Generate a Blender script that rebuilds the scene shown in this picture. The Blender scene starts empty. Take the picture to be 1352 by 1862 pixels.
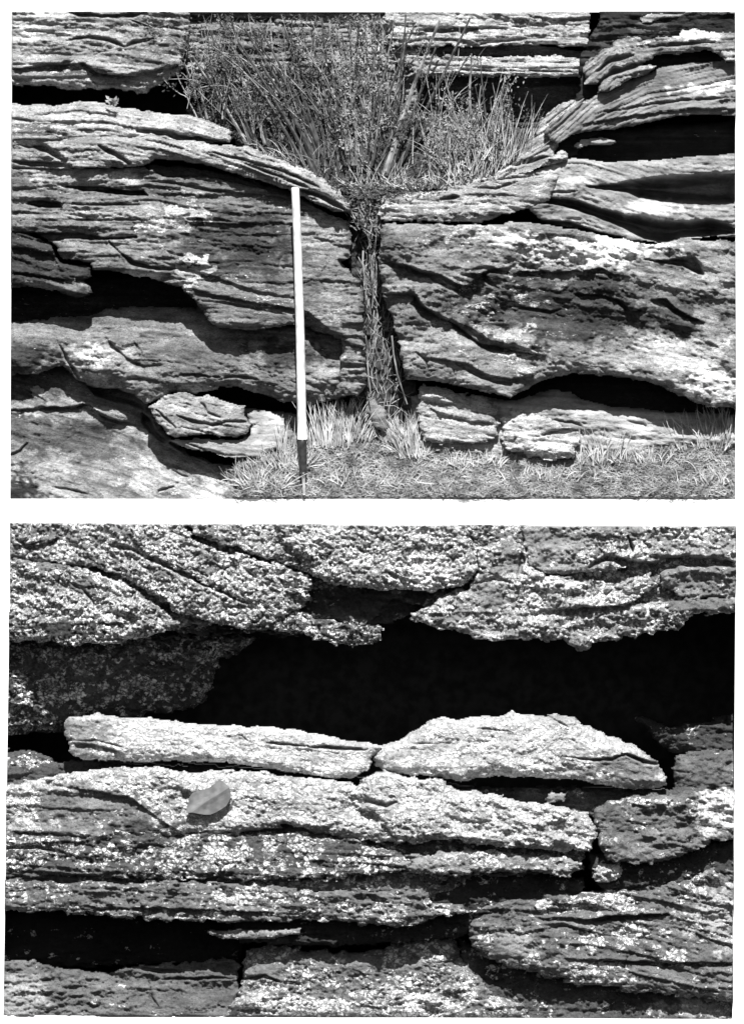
import bpy, math, random
import numpy as np

# ------------------------------------------------------------------ camera, sky, sun, exposure
S = 0.002                    # one unit of the plan below = 2 mm
LEAN = 0.20                  # the page and both rock faces lean back by this slope
PX0, PY0, ZC = 676.0, 931.0, 2.4
G = 2.0                      # spacing of the rock meshes in plan units
scene = bpy.context.scene
COL = scene.collection

cam_d = bpy.data.cameras.new('camera')
cam = bpy.data.objects.new('camera', cam_d); COL.objects.link(cam)
DIST = 100.0
cam.location = (0, -DIST, ZC); cam.rotation_euler = (math.radians(90), 0, 0)
cam_d.sensor_fit = 'VERTICAL'
cam_d.angle = 2 * math.atan(931 * S / DIST)
cam_d.clip_start = 1.0; cam_d.clip_end = 1000.0
scene.camera = cam

sun_dir = np.array([0.02, -0.56, 0.80]); sun_dir /= np.linalg.norm(sun_dir)   # towards the sun
elev = math.asin(sun_dir[2]); azim = math.atan2(sun_dir[0], sun_dir[1])
world = bpy.data.worlds.new('World'); scene.world = world; world.use_nodes = True
wn = world.node_tree.nodes; wl = world.node_tree.links
bg = wn['Background']
sky = wn.new('ShaderNodeTexSky'); sky.sky_type = 'NISHITA'; sky.sun_disc = False
sky.sun_elevation = elev; sky.sun_rotation = azim
bw = wn.new('ShaderNodeRGBToBW')
wl.new(sky.outputs[0], bw.inputs[0]); wl.new(bw.outputs[0], bg.inputs[0])
bg.inputs[1].default_value = 0.05
sun_l = bpy.data.lights.new('sun', 'SUN'); sun_l.energy = 5.0; sun_l.angle = math.radians(0.5)
sun_l.color = (1, 1, 1)
sun = bpy.data.objects.new('sun', sun_l); COL.objects.link(sun)
from mathutils import Vector
sun.rotation_euler = Vector(-sun_dir).to_track_quat('-Z', 'Y').to_euler()
sun.location = (1, -6, 8)
scene.view_settings.view_transform = 'Standard'
scene.view_settings.look = 'None'
scene.view_settings.gamma = 1.0
scene.view_settings.use_curve_mapping = False
scene.view_settings.exposure = 0.95
scene.render.engine = 'CYCLES'
scene.cycles.max_bounces = 4
scene.cycles.diffuse_bounces = 1

# ------------------------------------------------------------------ noise
def hsh(ix, iy, seed):
    h = (ix.astype(np.int64) * 374761393 + iy.astype(np.int64) * 668265263 + seed * 974634777) & 0xffffffff
    h = ((h ^ (h >> 13)) * 1274126177) & 0xffffffff
    h = h ^ (h >> 16)
    return (h & 0xffffff) / float(0xffffff)
def vnoise(x, y, seed=0):
    ix = np.floor(x); iy = np.floor(y); fx = x - ix; fy = y - iy
    fx = fx * fx * (3 - 2 * fx); fy = fy * fy * (3 - 2 * fy)
    a = hsh(ix, iy, seed); b = hsh(ix + 1, iy, seed); c = hsh(ix, iy + 1, seed); d = hsh(ix + 1, iy + 1, seed)
    return (a + (b - a) * fx) * (1 - fy) + (c + (d - c) * fx) * fy * 1.0
def fbm(x, y, seed=0, octv=4, gain=0.5):
    s = 0; amp = 1.0; tot = 0
    for o in range(octv):
        s = s + amp * (vnoise(x, y, seed + o * 17) * 2 - 1); tot += amp
        amp *= gain; x = x * 2.03 + 5.2; y = y * 2.03 + 1.7
    return s / tot
def worley(x, y, seed=0):
    ix = np.floor(x); iy = np.floor(y)
    f1 = np.full(x.shape, 9.0); f2 = np.full(x.shape, 9.0)
    for dx in (-1, 0, 1):
        for dy in (-1, 0, 1):
            jx = ix + dx; jy = iy + dy
            px = jx + hsh(jx, jy, seed); py = jy + hsh(jx, jy, seed + 99)
            d = np.hypot(px - x, py - y)
            n1 = np.minimum(f1, d); f2 = np.minimum(f2, np.maximum(f1, d)); f1 = n1
    return f1, f2
def seg_dist(x, y, pts, closed=False):
    """distance to a polyline, with the sign of the side (positive = below it)"""
    best = np.full(x.shape, 1e9); sgn = np.ones(x.shape); tt = np.zeros(x.shape)
    P = list(pts) + ([pts[0]] if closed else [])
    n = len(P) - 1
    for i in range(n):
        ax, ay = P[i]; bx, by = P[i + 1]
        vx, vy = bx - ax, by - ay; L2 = vx * vx + vy * vy + 1e-9
        t = np.clip(((x - ax) * vx + (y - ay) * vy) / L2, 0, 1)
        dx = x - ax - t * vx; dy = y - ay - t * vy
        d = dx * dx + dy * dy
        m = d < best
        best = np.where(m, d, best)
        if not closed:
            sgn = np.where(m, np.sign(vx * dy - vy * dx + 1e-9), sgn)
            tt = np.where(m, (i + t) / n, tt)
    return np.sqrt(best), sgn, tt
def inside(x, y, poly):
    r = np.zeros(x.shape, bool); n = len(poly); j = n - 1
    for i in range(n):
        xi, yi = poly[i]; xj, yj = poly[j]
        if yi != yj:
            c = ((yi > y) != (yj > y)) & (x < (xj - xi) * (y - yi) / (yj - yi) + xi)
            r ^= c
        j = i
    return r
def sstep(a, b, x):
    t = np.clip((x - a) / (b - a + 1e-9), 0, 1); return t * t * (3 - 2 * t)

# ------------------------------------------------------------------ materials
def mat(name):
    m = bpy.data.materials.new(name); m.use_nodes = True
    nt = m.node_tree; b = nt.nodes['Principled BSDF']
    b.inputs['Specular IOR Level'].default_value = 0.15
    b.inputs['Roughness'].default_value = 0.85
    return m, nt, b
def N(nt, t, **kw):
    n = nt.nodes.new(t)
    for k, v in kw.items(): setattr(n, k, v)
    return n
def math_n(nt, op, a, b=None, clamp=False):
    n = nt.nodes.new('ShaderNodeMath'); n.operation = op; n.use_clamp = clamp
    for i, v in enumerate((a, b)):
        if v is None: continue
        if isinstance(v, (int, float)): n.inputs[i].default_value = v
        else: nt.links.new(v, n.inputs[i])
    return n.outputs[0]
def mix_f(nt, f, a, b):
    n = nt.nodes.new('ShaderNodeMix'); n.data_type = 'FLOAT'
    for i, v in zip((0, 2, 3), (f, a, b)):
        if isinstance(v, (int, float)): n.inputs[i].default_value = v
        else: nt.links.new(v, n.inputs[i])
    return n.outputs[0]
def ramp(nt, v, lo, hi, a=0.0, b=1.0):
    n = nt.nodes.new('ShaderNodeMapRange'); n.interpolation_type = 'SMOOTHSTEP'
    nt.links.new(v, n.inputs[0])
    for i, q in zip((1, 2, 3, 4), (lo, hi, a, b)):
        if isinstance(q, (int, float)): n.inputs[i].default_value = q
        else: nt.links.new(q, n.inputs[i])
    return n.outputs[0]

def rock_material(name, cell, stretch, lich_alb, bumpd, grain, pits, gapw=0.08):
    """bare rock with crustose lichen: coverage and tone (stain, painted recess shade) come from two painted-on attributes"""
    m, nt, b = mat(name); L = nt.links
    geo = N(nt, 'ShaderNodeNewGeometry')
    mp = N(nt, 'ShaderNodeMapping'); mp.inputs['Scale'].default_value = (1 / S, 1 / S, stretch / S)
    L.new(geo.outputs['Position'], mp.inputs[0])
    def noise(scale, det=4, rough=0.6, dist=0.0):
        n = N(nt, 'ShaderNodeTexNoise'); n.inputs['Scale'].default_value = scale
        n.inputs['Detail'].default_value = det; n.inputs['Roughness'].default_value = rough
        n.inputs['Distortion'].default_value = dist
        L.new(mp.outputs[0], n.inputs['Vector']); return n.outputs[0]
    lich = N(nt, 'ShaderNodeAttribute', attribute_name='lichen').outputs['Fac']
    tone = N(nt, 'ShaderNodeAttribute', attribute_name='tone').outputs['Fac']
    big = noise(1 / 26, 5, 0.65, 0.4); mid = noise(1 / 7.0, 5, 0.7, 0.3); fine = noise(1 / 2.4, 3, 0.7)
    # warped cells: the lobes of the lichen
    nv = N(nt, 'ShaderNodeTexNoise'); nv.inputs['Scale'].default_value = 1 / cell; nv.inputs['Detail'].default_value = 2
    L.new(mp.outputs[0], nv.inputs['Vector'])
    sc = N(nt, 'ShaderNodeVectorMath', operation='SCALE'); sc.inputs['Scale'].default_value = cell * 1.6
    L.new(nv.outputs[1], sc.inputs[0])
    ad = N(nt, 'ShaderNodeVectorMath', operation='ADD'); L.new(mp.outputs[0], ad.inputs[0]); L.new(sc.outputs[0], ad.inputs[1])
    vo = N(nt, 'ShaderNodeTexVoronoi', feature='DISTANCE_TO_EDGE'); vo.inputs['Scale'].default_value = 1 / cell
    L.new(ad.outputs[0], vo.inputs['Vector'])
    vf = N(nt, 'ShaderNodeTexVoronoi', feature='F1'); vf.inputs['Scale'].default_value = 1 / cell
    L.new(ad.outputs[0], vf.inputs['Vector'])
    lobe = ramp(nt, vo.outputs['Distance'], 0.02, 0.16)
    cellr = N(nt, 'ShaderNodeSeparateColor'); L.new(vf.outputs['Color'], cellr.inputs[0])
    # where the lichen sits
    n1 = math_n(nt, 'MULTIPLY', big, 0.66); n2 = math_n(nt, 'MULTIPLY', mid, 0.34)
    nn = math_n(nt, 'ADD', n1, n2)
    if gapw > 0.1:
        nn = math_n(nt, 'ADD', math_n(nt, 'ADD', math_n(nt, 'MULTIPLY', big, 0.66), math_n(nt, 'MULTIPLY', mid, 0.14)),
                    math_n(nt, 'ADD', math_n(nt, 'MULTIPLY', cellr.outputs[1], 0.14), 0.03))
    thr = N(nt, 'ShaderNodeMapRange', clamp=False); L.new(lich, thr.inputs[0]); thr.inputs[3].default_value = 0.67; thr.inputs[4].default_value = 0.37; thr = thr.outputs[0]
    n = nt.nodes.new('ShaderNodeMath'); n.operation = 'SUBTRACT'; L.new(nn, n.inputs[0]); L.new(thr, n.inputs[1])
    cover = ramp(nt, n.outputs[0], -0.012, 0.02)
    ew = ramp(nt, lich, 0.86, 1.0, gapw, gapw * 0.35)
    cover = math_n(nt, 'MULTIPLY', cover, ramp(nt, vo.outputs['Distance'], 0.0, ew, 0.06, 1.0))
    # bare rock tone: the attribute, broken up by grain
    g1 = ramp(nt, mid, 0.30, 0.70, 1 - grain, 1 + grain)
    g2 = ramp(nt, fine, 0.25, 0.75, 1 - grain * 1.1, 1 + grain * 1.1)
    g3 = ramp(nt, big, 0.3, 0.7, 1 - grain * .5, 1 + grain * .5)
    base = math_n(nt, 'MULTIPLY', math_n(nt, 'MULTIPLY', math_n(nt, 'MULTIPLY', tone, g1), g2), g3)
    # dark pits in the rock
    pit = ramp(nt, noise(1 / 4.2, 2, 0.5), 0.60, 0.68, 1.0, pits)
    base = math_n(nt, 'MULTIPLY', base, pit)
    lv = ramp(nt, cellr.outputs[0], 0.0, 1.0, lich_alb * 0.72, lich_alb)
    lv = math_n(nt, 'MULTIPLY', lv, ramp(nt, fine, 0.28, 0.5, 0.55 if gapw < 0.1 else 0.72, 1.0))
    lv = math_n(nt, 'MULTIPLY', lv, ramp(nt, noise(1 / 42, 3, 0.6, 0.5), 0.40, 0.60, 0.62, 1.08))
    alb = mix_f(nt, cover, base, lv)
    alb = math_n(nt, 'MINIMUM', math_n(nt, 'MAXIMUM', alb, 0.015), 0.85)
    cc = N(nt, 'ShaderNodeCombineColor')
    for i in range(3): L.new(alb, cc.inputs[i])
    L.new(cc.outputs[0], b.inputs['Base Color'])
    hgt = math_n(nt, 'ADD', math_n(nt, 'MULTIPLY', mid, 2.6), math_n(nt, 'MULTIPLY', fine, 1.1))
    hgt = math_n(nt, 'ADD', hgt, math_n(nt, 'MULTIPLY', math_n(nt, 'MULTIPLY', cover, lobe), 1.6))
    bp = N(nt, 'ShaderNodeBump'); bp.inputs['Strength'].default_value = 1.0; bp.inputs['Distance'].default_value = bumpd * S
    L.new(hgt, bp.inputs['Height']); L.new(bp.outputs[0], b.inputs['Normal'])
    return m
M_ROCK = rock_material('weathered_rock', 5.0, 2.2, 0.76, 1.1, 0.30, 0.35)
M_SMOOTH = rock_material('smooth_rock', 5.0, 3.0, 0.70, 0.7, 0.16, 0.7)
M_LICH = rock_material('lichened_rock', 10.0, 1.15, 0.80, 1.2, 0.24, 0.45, 0.20)

def plain(name, v, spread=0.0, scale=0.05, rough=0.85, spec=0.15, zfreq=1.0):
    m, nt, b = mat(name)
    b.inputs['Roughness'].default_value = rough; b.inputs['Specular IOR Level'].default_value = spec
    geo = N(nt, 'ShaderNodeNewGeometry')
    mp = N(nt, 'ShaderNodeMapping'); mp.inputs['Scale'].default_value = (1 / S, 1 / S, zfreq / S)
    nt.links.new(geo.outputs['Position'], mp.inputs[0])
    n = N(nt, 'ShaderNodeTexNoise'); n.inputs['Scale'].default_value = scale; n.inputs['Detail'].default_value = 3
    nt.links.new(mp.outputs[0], n.inputs['Vector'])
    v2 = ramp(nt, n.outputs[0], 0.3, 0.7, v - spread, v + spread)
    cc = N(nt, 'ShaderNodeCombineColor')
    for i in range(3): nt.links.new(v2, cc.inputs[i])
    nt.links.new(cc.outputs[0], b.inputs['Base Color'])
    return m
M_PAGE = plain('white_paper', 0.86, 0.01, 0.02)
M_CAVE_SHADE = plain('cave_rock_shade', 0.02, 0.008, 0.05)  # near-black base colour stands in for deep shade in the cavities
M_POLE_W = plain('white_pole_paint', 0.66, 0.16, 0.05, 0.5, 0.4)
M_POLE_B = plain('black_pole_paint', 0.03, 0.012, 0.1, 0.4, 0.4)
M_METAL = plain('grey_steel', 0.35, 0.08, 0.1, 0.4, 0.5)
M_STEM = plain('bark_dark', 0.06, 0.03, 0.08)
M_TWIG = plain('bark_pale', 0.20, 0.15, 0.04)
M_STRAW = plain('dry_straw', 0.36, 0.18, 0.05)
M_MAT = plain('trampled_straw', 0.27, 0.16, 0.04)
M_STRAWD = plain('brown_straw', 0.20, 0.10, 0.1)
M_GREEN = plain('green_leaf', 0.06, 0.035, 0.05)
M_PALE = plain('pale_sage_leaf', 0.19, 0.11, 0.05)
M_DEAD = plain('dead_leaf', 0.11, 0.035, 0.06, 0.6, 0.3)
M_SOIL = plain('dark_soil', 0.04, 0.02, 0.12)
M_INK = plain('grey_ink', 0.30, 0.05)

# ------------------------------------------------------------------ objects
def link(name, me, parent=None, m=None):
    o = bpy.data.objects.new(name, me); COL.objects.link(o)
    if parent is not None: o.parent = parent
    if m is not None and me is not None: me.materials.append(m)
    return o
def tag(o, label=None, cat=None, group=None, kind=None):
    if label: o['label'] = label
    if cat: o['category'] = cat
    if group: o['group'] = group
    if kind: o['kind'] = kind
    return o
def W(x, y, rel):
    """plan point (x right, y down) at height rel in front of the leaning page -> world metres"""
    d = rel + LEAN * (y - PY0)
    return ((x - PX0) * S, -d * S, ZC + (PY0 - y) * S)
def thing(name, label, cat, x, y, rel, group=None):
    o = bpy.data.objects.new(name, None); COL.objects.link(o)
    o.empty_display_size = 0.05
    o.location = W(x, y, rel)
    bpy.context.view_layer.update()
    return tag(o, label, cat, group)
def attach(o, parent):
    o.parent = parent
    o.matrix_parent_inverse = parent.matrix_world.inverted()
def np_mesh(name, verts, quads, smooth=True):
    me = bpy.data.meshes.new(name)
    verts = np.asarray(verts, np.float32); quads = np.asarray(quads, np.int32)
    me.vertices.add(len(verts)); me.vertices.foreach_set('co', verts.ravel())
    me.loops.add(quads.size); me.loops.foreach_set('vertex_index', quads.ravel())
    k = quads.shape[1]
    me.polygons.add(len(quads))
    me.polygons.foreach_set('loop_start', np.arange(0, quads.size, k, dtype=np.int32))
    me.polygons.foreach_set('loop_total', np.full(len(quads), k, np.int32))
    me.polygons.foreach_set('use_smooth', np.full(len(quads), smooth, bool))
    me.update(calc_edges=True); me.validate()
    return me

WIN_A = [(20, 18), (1338, 19), (1336, 908), (19, 907)]
WIN_B = [(20, 951), (1337, 958), (1328, 1850), (9, 1843)]

def rock(name, poly, rel, win, parent=None, mat_=None, label=None, cat=None, group=None, kind=None,
         R=22, T=30, back=-120, tx=0.0, ty=0.0, rag=3.0, bed=None, beds=((15, 4.0), (6, 1.6)),
         rough=5.0, rs=60, stretch=2.0, fine=1.0, lichen=0.2, tone=0.3, feats=(), patches=(), cells=0.0,
         cell=9.0, seed=None, over=7, grid=None, flake=2.0, iso=False):
    """one body of rock: a displaced relief over its outline, closed backwards by its own sides"""
    g = grid or G
    bx0, bx1 = min(p[0] for p in win), max(p[0] for p in win); by0, by1 = min(p[1] for p in win), max(p[1] for p in win)
    poly = [(p[0] - 60 if p[0] < bx0 else p[0] + 60 if p[0] > bx1 else p[0], p[1] - 60 if p[1] < by0 else p[1] + 60 if p[1] > by1 + 4 else p[1]) for p in poly]
    if seed is None: seed = int(abs(sum(p[0] * 7 + p[1] * 13 for p in poly))) % 9973
    xs = [p[0] for p in poly]; ys = [p[1] for p in poly]
    wx = [p[0] for p in win]; wy = [p[1] for p in win]
    x0 = max(min(xs) - 6, min(wx) - over); x1 = min(max(xs) + 6, max(wx) + over)
    y0 = max(min(ys) - 6, min(wy) - over); y1 = min(max(ys) + 6, max(wy) + over)
    nx = int((x1 - x0) / g) + 1; ny = int((y1 - y0) / g) + 1
    X, Y = np.meshgrid(x0 + g * np.arange(nx), y0 + g * np.arange(ny))
    # ragged outline
    wxn = X + rag * fbm(X / 14, Y / 9, seed + 1, 3) * 1.6
    wyn = Y + rag * fbm(X / 16, Y / 8, seed + 2, 3) * 1.6
    ins = inside(wxn, wyn, poly)
    de, _, _ = seg_dist(wxn, wyn, poly, True)
    e = np.clip(de / R, 0, 1)
    H = rel - T * (1 - np.sqrt(np.clip(1 - (1 - e) ** 2, 0, 1)))
    cx, cy = (min(xs) + max(xs)) / 2, (min(ys) + max(ys)) / 2
    H = H + tx * (X - cx) + ty * (Y - cy)
    V = Y.copy()
    if bed is not None:
        V = Y - np.interp(X, [p[0] for p in bed], [p[1] for p in bed])
    H = H + rough * fbm(X / (rs * stretch), V / rs, seed + 3, 5, 0.55)
    # bedding: irregular laminae, each a lip with a sharp drop below
    Vw = V + 7 * fbm(X / 90, V / 40, seed + 4, 3)
    for bi, (per, amp) in enumerate(beds):
        pv = Vw / per + 0.6 * fbm(X / 150, V / 30, seed + 5 + bi, 3)
        k = np.floor(pv); f = pv - k
        am = (0.4 + hsh(k, k * 0, seed + 40 + bi)) * np.clip(2.2 * vnoise(X / (per * 5), k * 1.7, seed + 60 + bi) - 0.75, 0, 1.3)
        saw = np.where(f < 0.86, f / 0.86, (1 - f) / 0.14)
        H = H + amp * am * (saw - 0.5) * 1.6
    H = H + fine * (2.2 * fbm(X / 10, V / 5, seed + 8, 4) + 0.8 * fbm(X / 4, V / 3, seed + 9, 2))
    # flaking: small terraces with sharp edges, and short bedding-parallel splits
    if flake > 0:
        fm = 0.15 + 1.35 * sstep(0.25, 0.8, vnoise(X / 110, V / 55, seed + 75))
        long_ = 1.0 if cells > 0 or iso else 1.9
        for (sx, sy, k, am_) in ((46 * long_, 20 / long_ ** .5, 5.0, 1.0), (20 * long_, 9 / long_ ** .5, 4.0, 0.5)):
            n_ = fbm(X / sx, V / sy, seed + 50 + int(sx), 4, 0.55) * k
            fl_ = np.floor(n_); fr_ = n_ - fl_
            H = H + fm * flake * am_ * (fl_ + sstep(0.42, 0.58, fr_)) * 1.1
        sp = np.abs(fbm(X / (38 * long_), V / 9, seed + 70, 4)); gt_ = sstep(0.42, 0.62, vnoise(X / 50, V / 16, seed + 71))
        H = H - (1.2 + flake * 1.6) * gt_ * np.exp(-(sp / 0.035) ** 2)
        sp = np.abs(fbm(X / 70, Y / 60, seed + 72, 4)); gt_ = sstep(0.6, 0.75, vnoise(X / 60, Y / 50, seed + 73))
        H = H - flake * 2.0 * gt_ * np.exp(-(sp / 0.02) ** 2)
    T_ = np.full(X.shape, float(tone)); Lc = np.full(X.shape, float(lichen))
    wob = 5 * fbm(X / 18, Y / 12, seed + 11, 3)
    for f in feats:
        kd = f[0]
        if kd == 'crack':         # pts, width, depth
            d, s, t = seg_dist(X + wob * .5, Y + wob * .4, f[1])
            tap = 0.35 + 0.65 * np.sin(np.pi * np.clip(t, 0.02, 0.98)) ** 0.5
            w = f[2] * tap * (0.6 + 0.8 * vnoise(X / 12, Y / 12, seed + 12))
            H = H - f[3] * np.exp(-(d / w) ** 4) * tap
            H = H + f[3] * 0.12 * np.exp(-((d - w * 1.5) / (w * 1.5)) ** 2)
        elif kd == 'step':        # pts, lip amp, reach above, drop below, reach below
            d, s, t = seg_dist(X + wob * .5, Y + wob * .5, f[1])
            tap = np.clip(np.minimum(t, 1 - t) * 6, 0, 1) ** 0.6
            up = f[2] * np.exp(-np.maximum(d, 0) / f[3]); dn = -f[4] * np.exp(-(d / f[5]) ** 2)
            sm = sstep(-1.5, 1.5, s * d)
            H = H + tap * (up * (1 - sm) + dn * sm)
        elif kd == 'pit':         # polygon, depth, edge softness
            w2x = X + wob * .6; w2y = Y + wob * .5
            i2 = inside(w2x, w2y, f[1]); d2, _, _ = seg_dist(w2x, w2y, f[1], True)
            H = H - f[2] * np.where(i2, np.clip(d2 / f[3], 0, 1) ** 0.6, 0)
        elif kd == 'bump':        # cx, cy, rx, ry, height
            q = ((X - f[1]) / f[3]) ** 2 + ((Y - f[2]) / f[4]) ** 2
            H = H + f[5] * np.exp(-q)
    for p in patches:             # ('lichen'|'tone', cx, cy, rx, ry, value)
        q = np.sqrt(((X - p[1]) / p[3]) ** 2 + ((Y - p[2]) / p[4]) ** 2) + 0.75 * fbm(X / 26, Y / 18, seed + 21, 4) \
            + 0.55 * fbm(X / 8, Y / 6, seed + 23, 3)
        w = 1 - (sstep(0.85, 1.05, q) if p[0] == 'lichen' else sstep(0.65, 1.15, q))
        if p[0] == 'lichen': Lc = Lc + (p[5] - Lc) * w
        else: T_ = T_ + (p[5] - T_) * w
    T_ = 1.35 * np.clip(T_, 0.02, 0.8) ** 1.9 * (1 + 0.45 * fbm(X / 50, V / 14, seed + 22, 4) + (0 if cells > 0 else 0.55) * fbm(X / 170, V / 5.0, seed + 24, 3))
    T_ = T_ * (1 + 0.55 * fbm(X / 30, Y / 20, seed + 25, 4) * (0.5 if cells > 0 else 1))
    Lc = Lc + (0.30 if cells > 0 else 0.16) * fbm(X / 55, Y / 32, seed + 26, 4)
    if cells > 0:
        cxx = X + 5 * fbm(X / 10, Y / 10, seed + 31, 2); cyy = Y + 5 * fbm(X / 10, Y / 10, seed + 32, 2)
        f1, f2 = worley(cxx / cell, cyy / (cell * 0.8), seed + 30)
        cm = np.clip(Lc * 1.3, 0.15, 1)
        H = H + cells * cm * (np.clip((f2 - f1) * 2.2, 0, 1) - 0.5)
        g1, g2 = worley(cxx / (cell * 2.6), cyy / (cell * 2.0), seed + 35)
        H = H + cells * 1.1 * cm * (np.clip((g2 - g1) * 3, 0, 1) - 0.7)
    # keep the rock inside its opening in the page
    iw = inside(X, Y, win)
    fl = sstep(0, 150, X - min(wx))
    H = H - 0.72 * (1 - fl) * max(rel, 0)
    cap_b = np.minimum((X - min(wx)) * 6 + 2, (max(wy) - 4 - Y) * 0.8 + 1)
    H = np.minimum(H, np.maximum(cap_b, -3))
    H = np.where(iw, H, np.minimum(H, -3.5))
    H = np.maximum(H, back + 2)
    xo = X; yo = Y
    q = ins[:-1, :-1] & ins[1:, :-1] & ins[:-1, 1:] & ins[1:, 1:]
    if q.sum() < 4: return None
    idx = np.arange(nx * ny).reshape(ny, nx)
    quads = np.stack([idx[:-1, :-1], idx[1:, :-1], idx[1:, 1:], idx[:-1, 1:]], -1)[q]
    # sides
    qp = np.pad(q, 1); c = qp[1:-1, 1:-1]
    sides = []
    for (sl, a, b_) in (((slice(0, -2), slice(1, -1)), idx[:-1, 1:], idx[:-1, :-1]),
                        ((slice(2, None), slice(1, -1)), idx[1:, :-1], idx[1:, 1:]),
                        ((slice(1, -1), slice(0, -2)), idx[:-1, :-1], idx[1:, :-1]),
                        ((slice(1, -1), slice(2, None)), idx[1:, 1:], idx[:-1, 1:])):
        mk = c & ~qp[sl]
        sides.append(np.stack([a[mk], b_[mk]], -1))
    sides = np.concatenate(sides)
    D = H + LEAN * (Y - PY0)
    co = np.stack([(xo - PX0) * S, -D * S, ZC + (PY0 - yo) * S], -1).reshape(-1, 3)
    cb = co.copy(); cb[:, 1] = (-(back + LEAN * (Y - PY0)) * S).ravel()
    used = np.unique(quads); remap = np.full(nx * ny, -1); remap[used] = np.arange(len(used))
    v1 = co[used]
    su = np.unique(sides); r2 = np.full(nx * ny, -1); r2[su] = np.arange(len(su))
    # two rings for the sides: one doubled at the rim, one at the back
    verts = np.concatenate([v1, co[su], cb[su]]); n1 = len(v1); n2 = len(su)
    sq = np.stack([n1 + r2[sides[:, 1]], n1 + r2[sides[:, 0]], n1 + n2 + r2[sides[:, 0]], n1 + n2 + r2[sides[:, 1]]], -1)
    allq = np.concatenate([remap[quads], sq])
    me = np_mesh(name, verts, allq)
    for an, arr in (('lichen', Lc), ('tone', T_)):
        at = me.attributes.new(an, 'FLOAT', 'POINT')
        fl = arr.ravel()
        at.data.foreach_set('value', np.concatenate([fl[used], fl[su], fl[su]]).astype(np.float32))
    o = link(name, me, None, mat_ or M_ROCK)
    # origin at the foot of the rock
    if parent is not None: attach(o, parent)
    tag(o, label, cat, group, kind)
    return o

exec_order = []
# ------------------------------------------------------------------ the white page with its two openings
def slab_with_holes():
    ox0, oy0, ox1, oy1 = -70, -70, 1422, 1932
    xsA = WIN_A; xsB = WIN_B
    out = [(ox0, oy0), (ox1, oy0), (ox1, 930), (ox1, oy1), (ox0, oy1), (ox0, 930)]
    P = out + WIN_A + WIN_B      # 0-5, 6-9, 10-13
    faces = [(0, 1, 7, 6), (1, 2, 8, 7), (5, 0, 6, 9), (9, 8, 2, 5),
             (5, 2, 11, 10), (2, 3, 12, 11), (3, 4, 13, 12), (4, 5, 10, 13)]
    n = len(P); th = 4
    v = [W(x, y, 0) for x, y in P] + [W(x, y, -th) for x, y in P]
    f = [tuple(reversed(q)) for q in faces] + [tuple(i + n for i in q) for q in faces]
    for ring in ((0, 1, 2, 3, 4, 5), (9, 8, 7, 6), (13, 12, 11, 10)):
        for i in range(len(ring)):
            a, b = ring[i], ring[(i + 1) % len(ring)]
            f.append((a, b, b + n, a + n))
    return v, f
page = thing('white_page', 'white paper page framing the two rock pictures with a wide plain margin', 'page', 676, 931, 0)
v, f = slab_with_holes()
me = bpy.data.meshes.new('paper_sheet'); me.from_pydata(v, [], f); me.update()
attach(link('paper_sheet', me, None, M_PAGE), page)
def strip_mesh(name, quadlist):
    me = bpy.data.meshes.new(name); vv = []; ff = []
    for q in quadlist:
        b0 = len(vv); vv += q; ff.append(tuple(range(b0, b0 + len(q))))
    me.from_pydata(vv, [], ff); me.update(); return me
def speck(pts):
    me = strip_mesh('ink_mark', [[W(x, y, 0.6) for x, y in p] for p in pts])
    attach(link('ink_mark', me, None, M_INK), page)
speck([[(472, 929), (478.5, 929), (478.5, 930.3), (472, 930.3)], [(477, 930.3), (478.5, 930.3), (474.5, 944), (473.3, 944)]])
for (x, y) in ((700, 942), (388, 938), (78, 930), (6, 377), (3, 1277), (14, 165), (14, 680), (345, 5), (364, 1856), (5, 1611)):
    r = 1.1; speck([[(x - r, y), (x, y + r), (x + r, y), (x, y - r)]])

# ------------------------------------------------------------------ deep cave rock behind both pictures
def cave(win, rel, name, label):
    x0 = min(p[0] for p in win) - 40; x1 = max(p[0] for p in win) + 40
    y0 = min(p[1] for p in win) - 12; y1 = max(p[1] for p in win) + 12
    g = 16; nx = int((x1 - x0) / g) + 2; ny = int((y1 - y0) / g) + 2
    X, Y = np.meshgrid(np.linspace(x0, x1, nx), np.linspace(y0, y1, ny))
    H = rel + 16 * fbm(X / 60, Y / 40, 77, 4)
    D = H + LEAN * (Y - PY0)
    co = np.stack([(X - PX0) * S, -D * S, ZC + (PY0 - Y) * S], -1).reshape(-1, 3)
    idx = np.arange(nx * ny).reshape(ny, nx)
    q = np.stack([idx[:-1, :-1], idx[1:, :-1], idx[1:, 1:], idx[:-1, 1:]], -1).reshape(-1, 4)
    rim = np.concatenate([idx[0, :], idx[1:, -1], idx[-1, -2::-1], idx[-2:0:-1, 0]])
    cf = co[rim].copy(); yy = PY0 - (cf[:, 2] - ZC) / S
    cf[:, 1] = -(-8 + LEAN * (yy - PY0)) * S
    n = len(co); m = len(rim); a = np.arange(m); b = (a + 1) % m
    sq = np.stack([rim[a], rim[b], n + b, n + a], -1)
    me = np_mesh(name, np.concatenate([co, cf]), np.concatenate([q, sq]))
    o = link(name, me, None, M_CAVE_SHADE); tag(o, label, None, None, 'structure')
cave(WIN_A, -260, 'cliff_core', 'rock deep inside the cliff of the upper picture, coloured near-black as shade')
cave(WIN_B, -330, 'cave_wall', 'back wall of the cavity in the lower picture, coloured near-black as shade')
A, B = WIN_A, WIN_B
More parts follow.
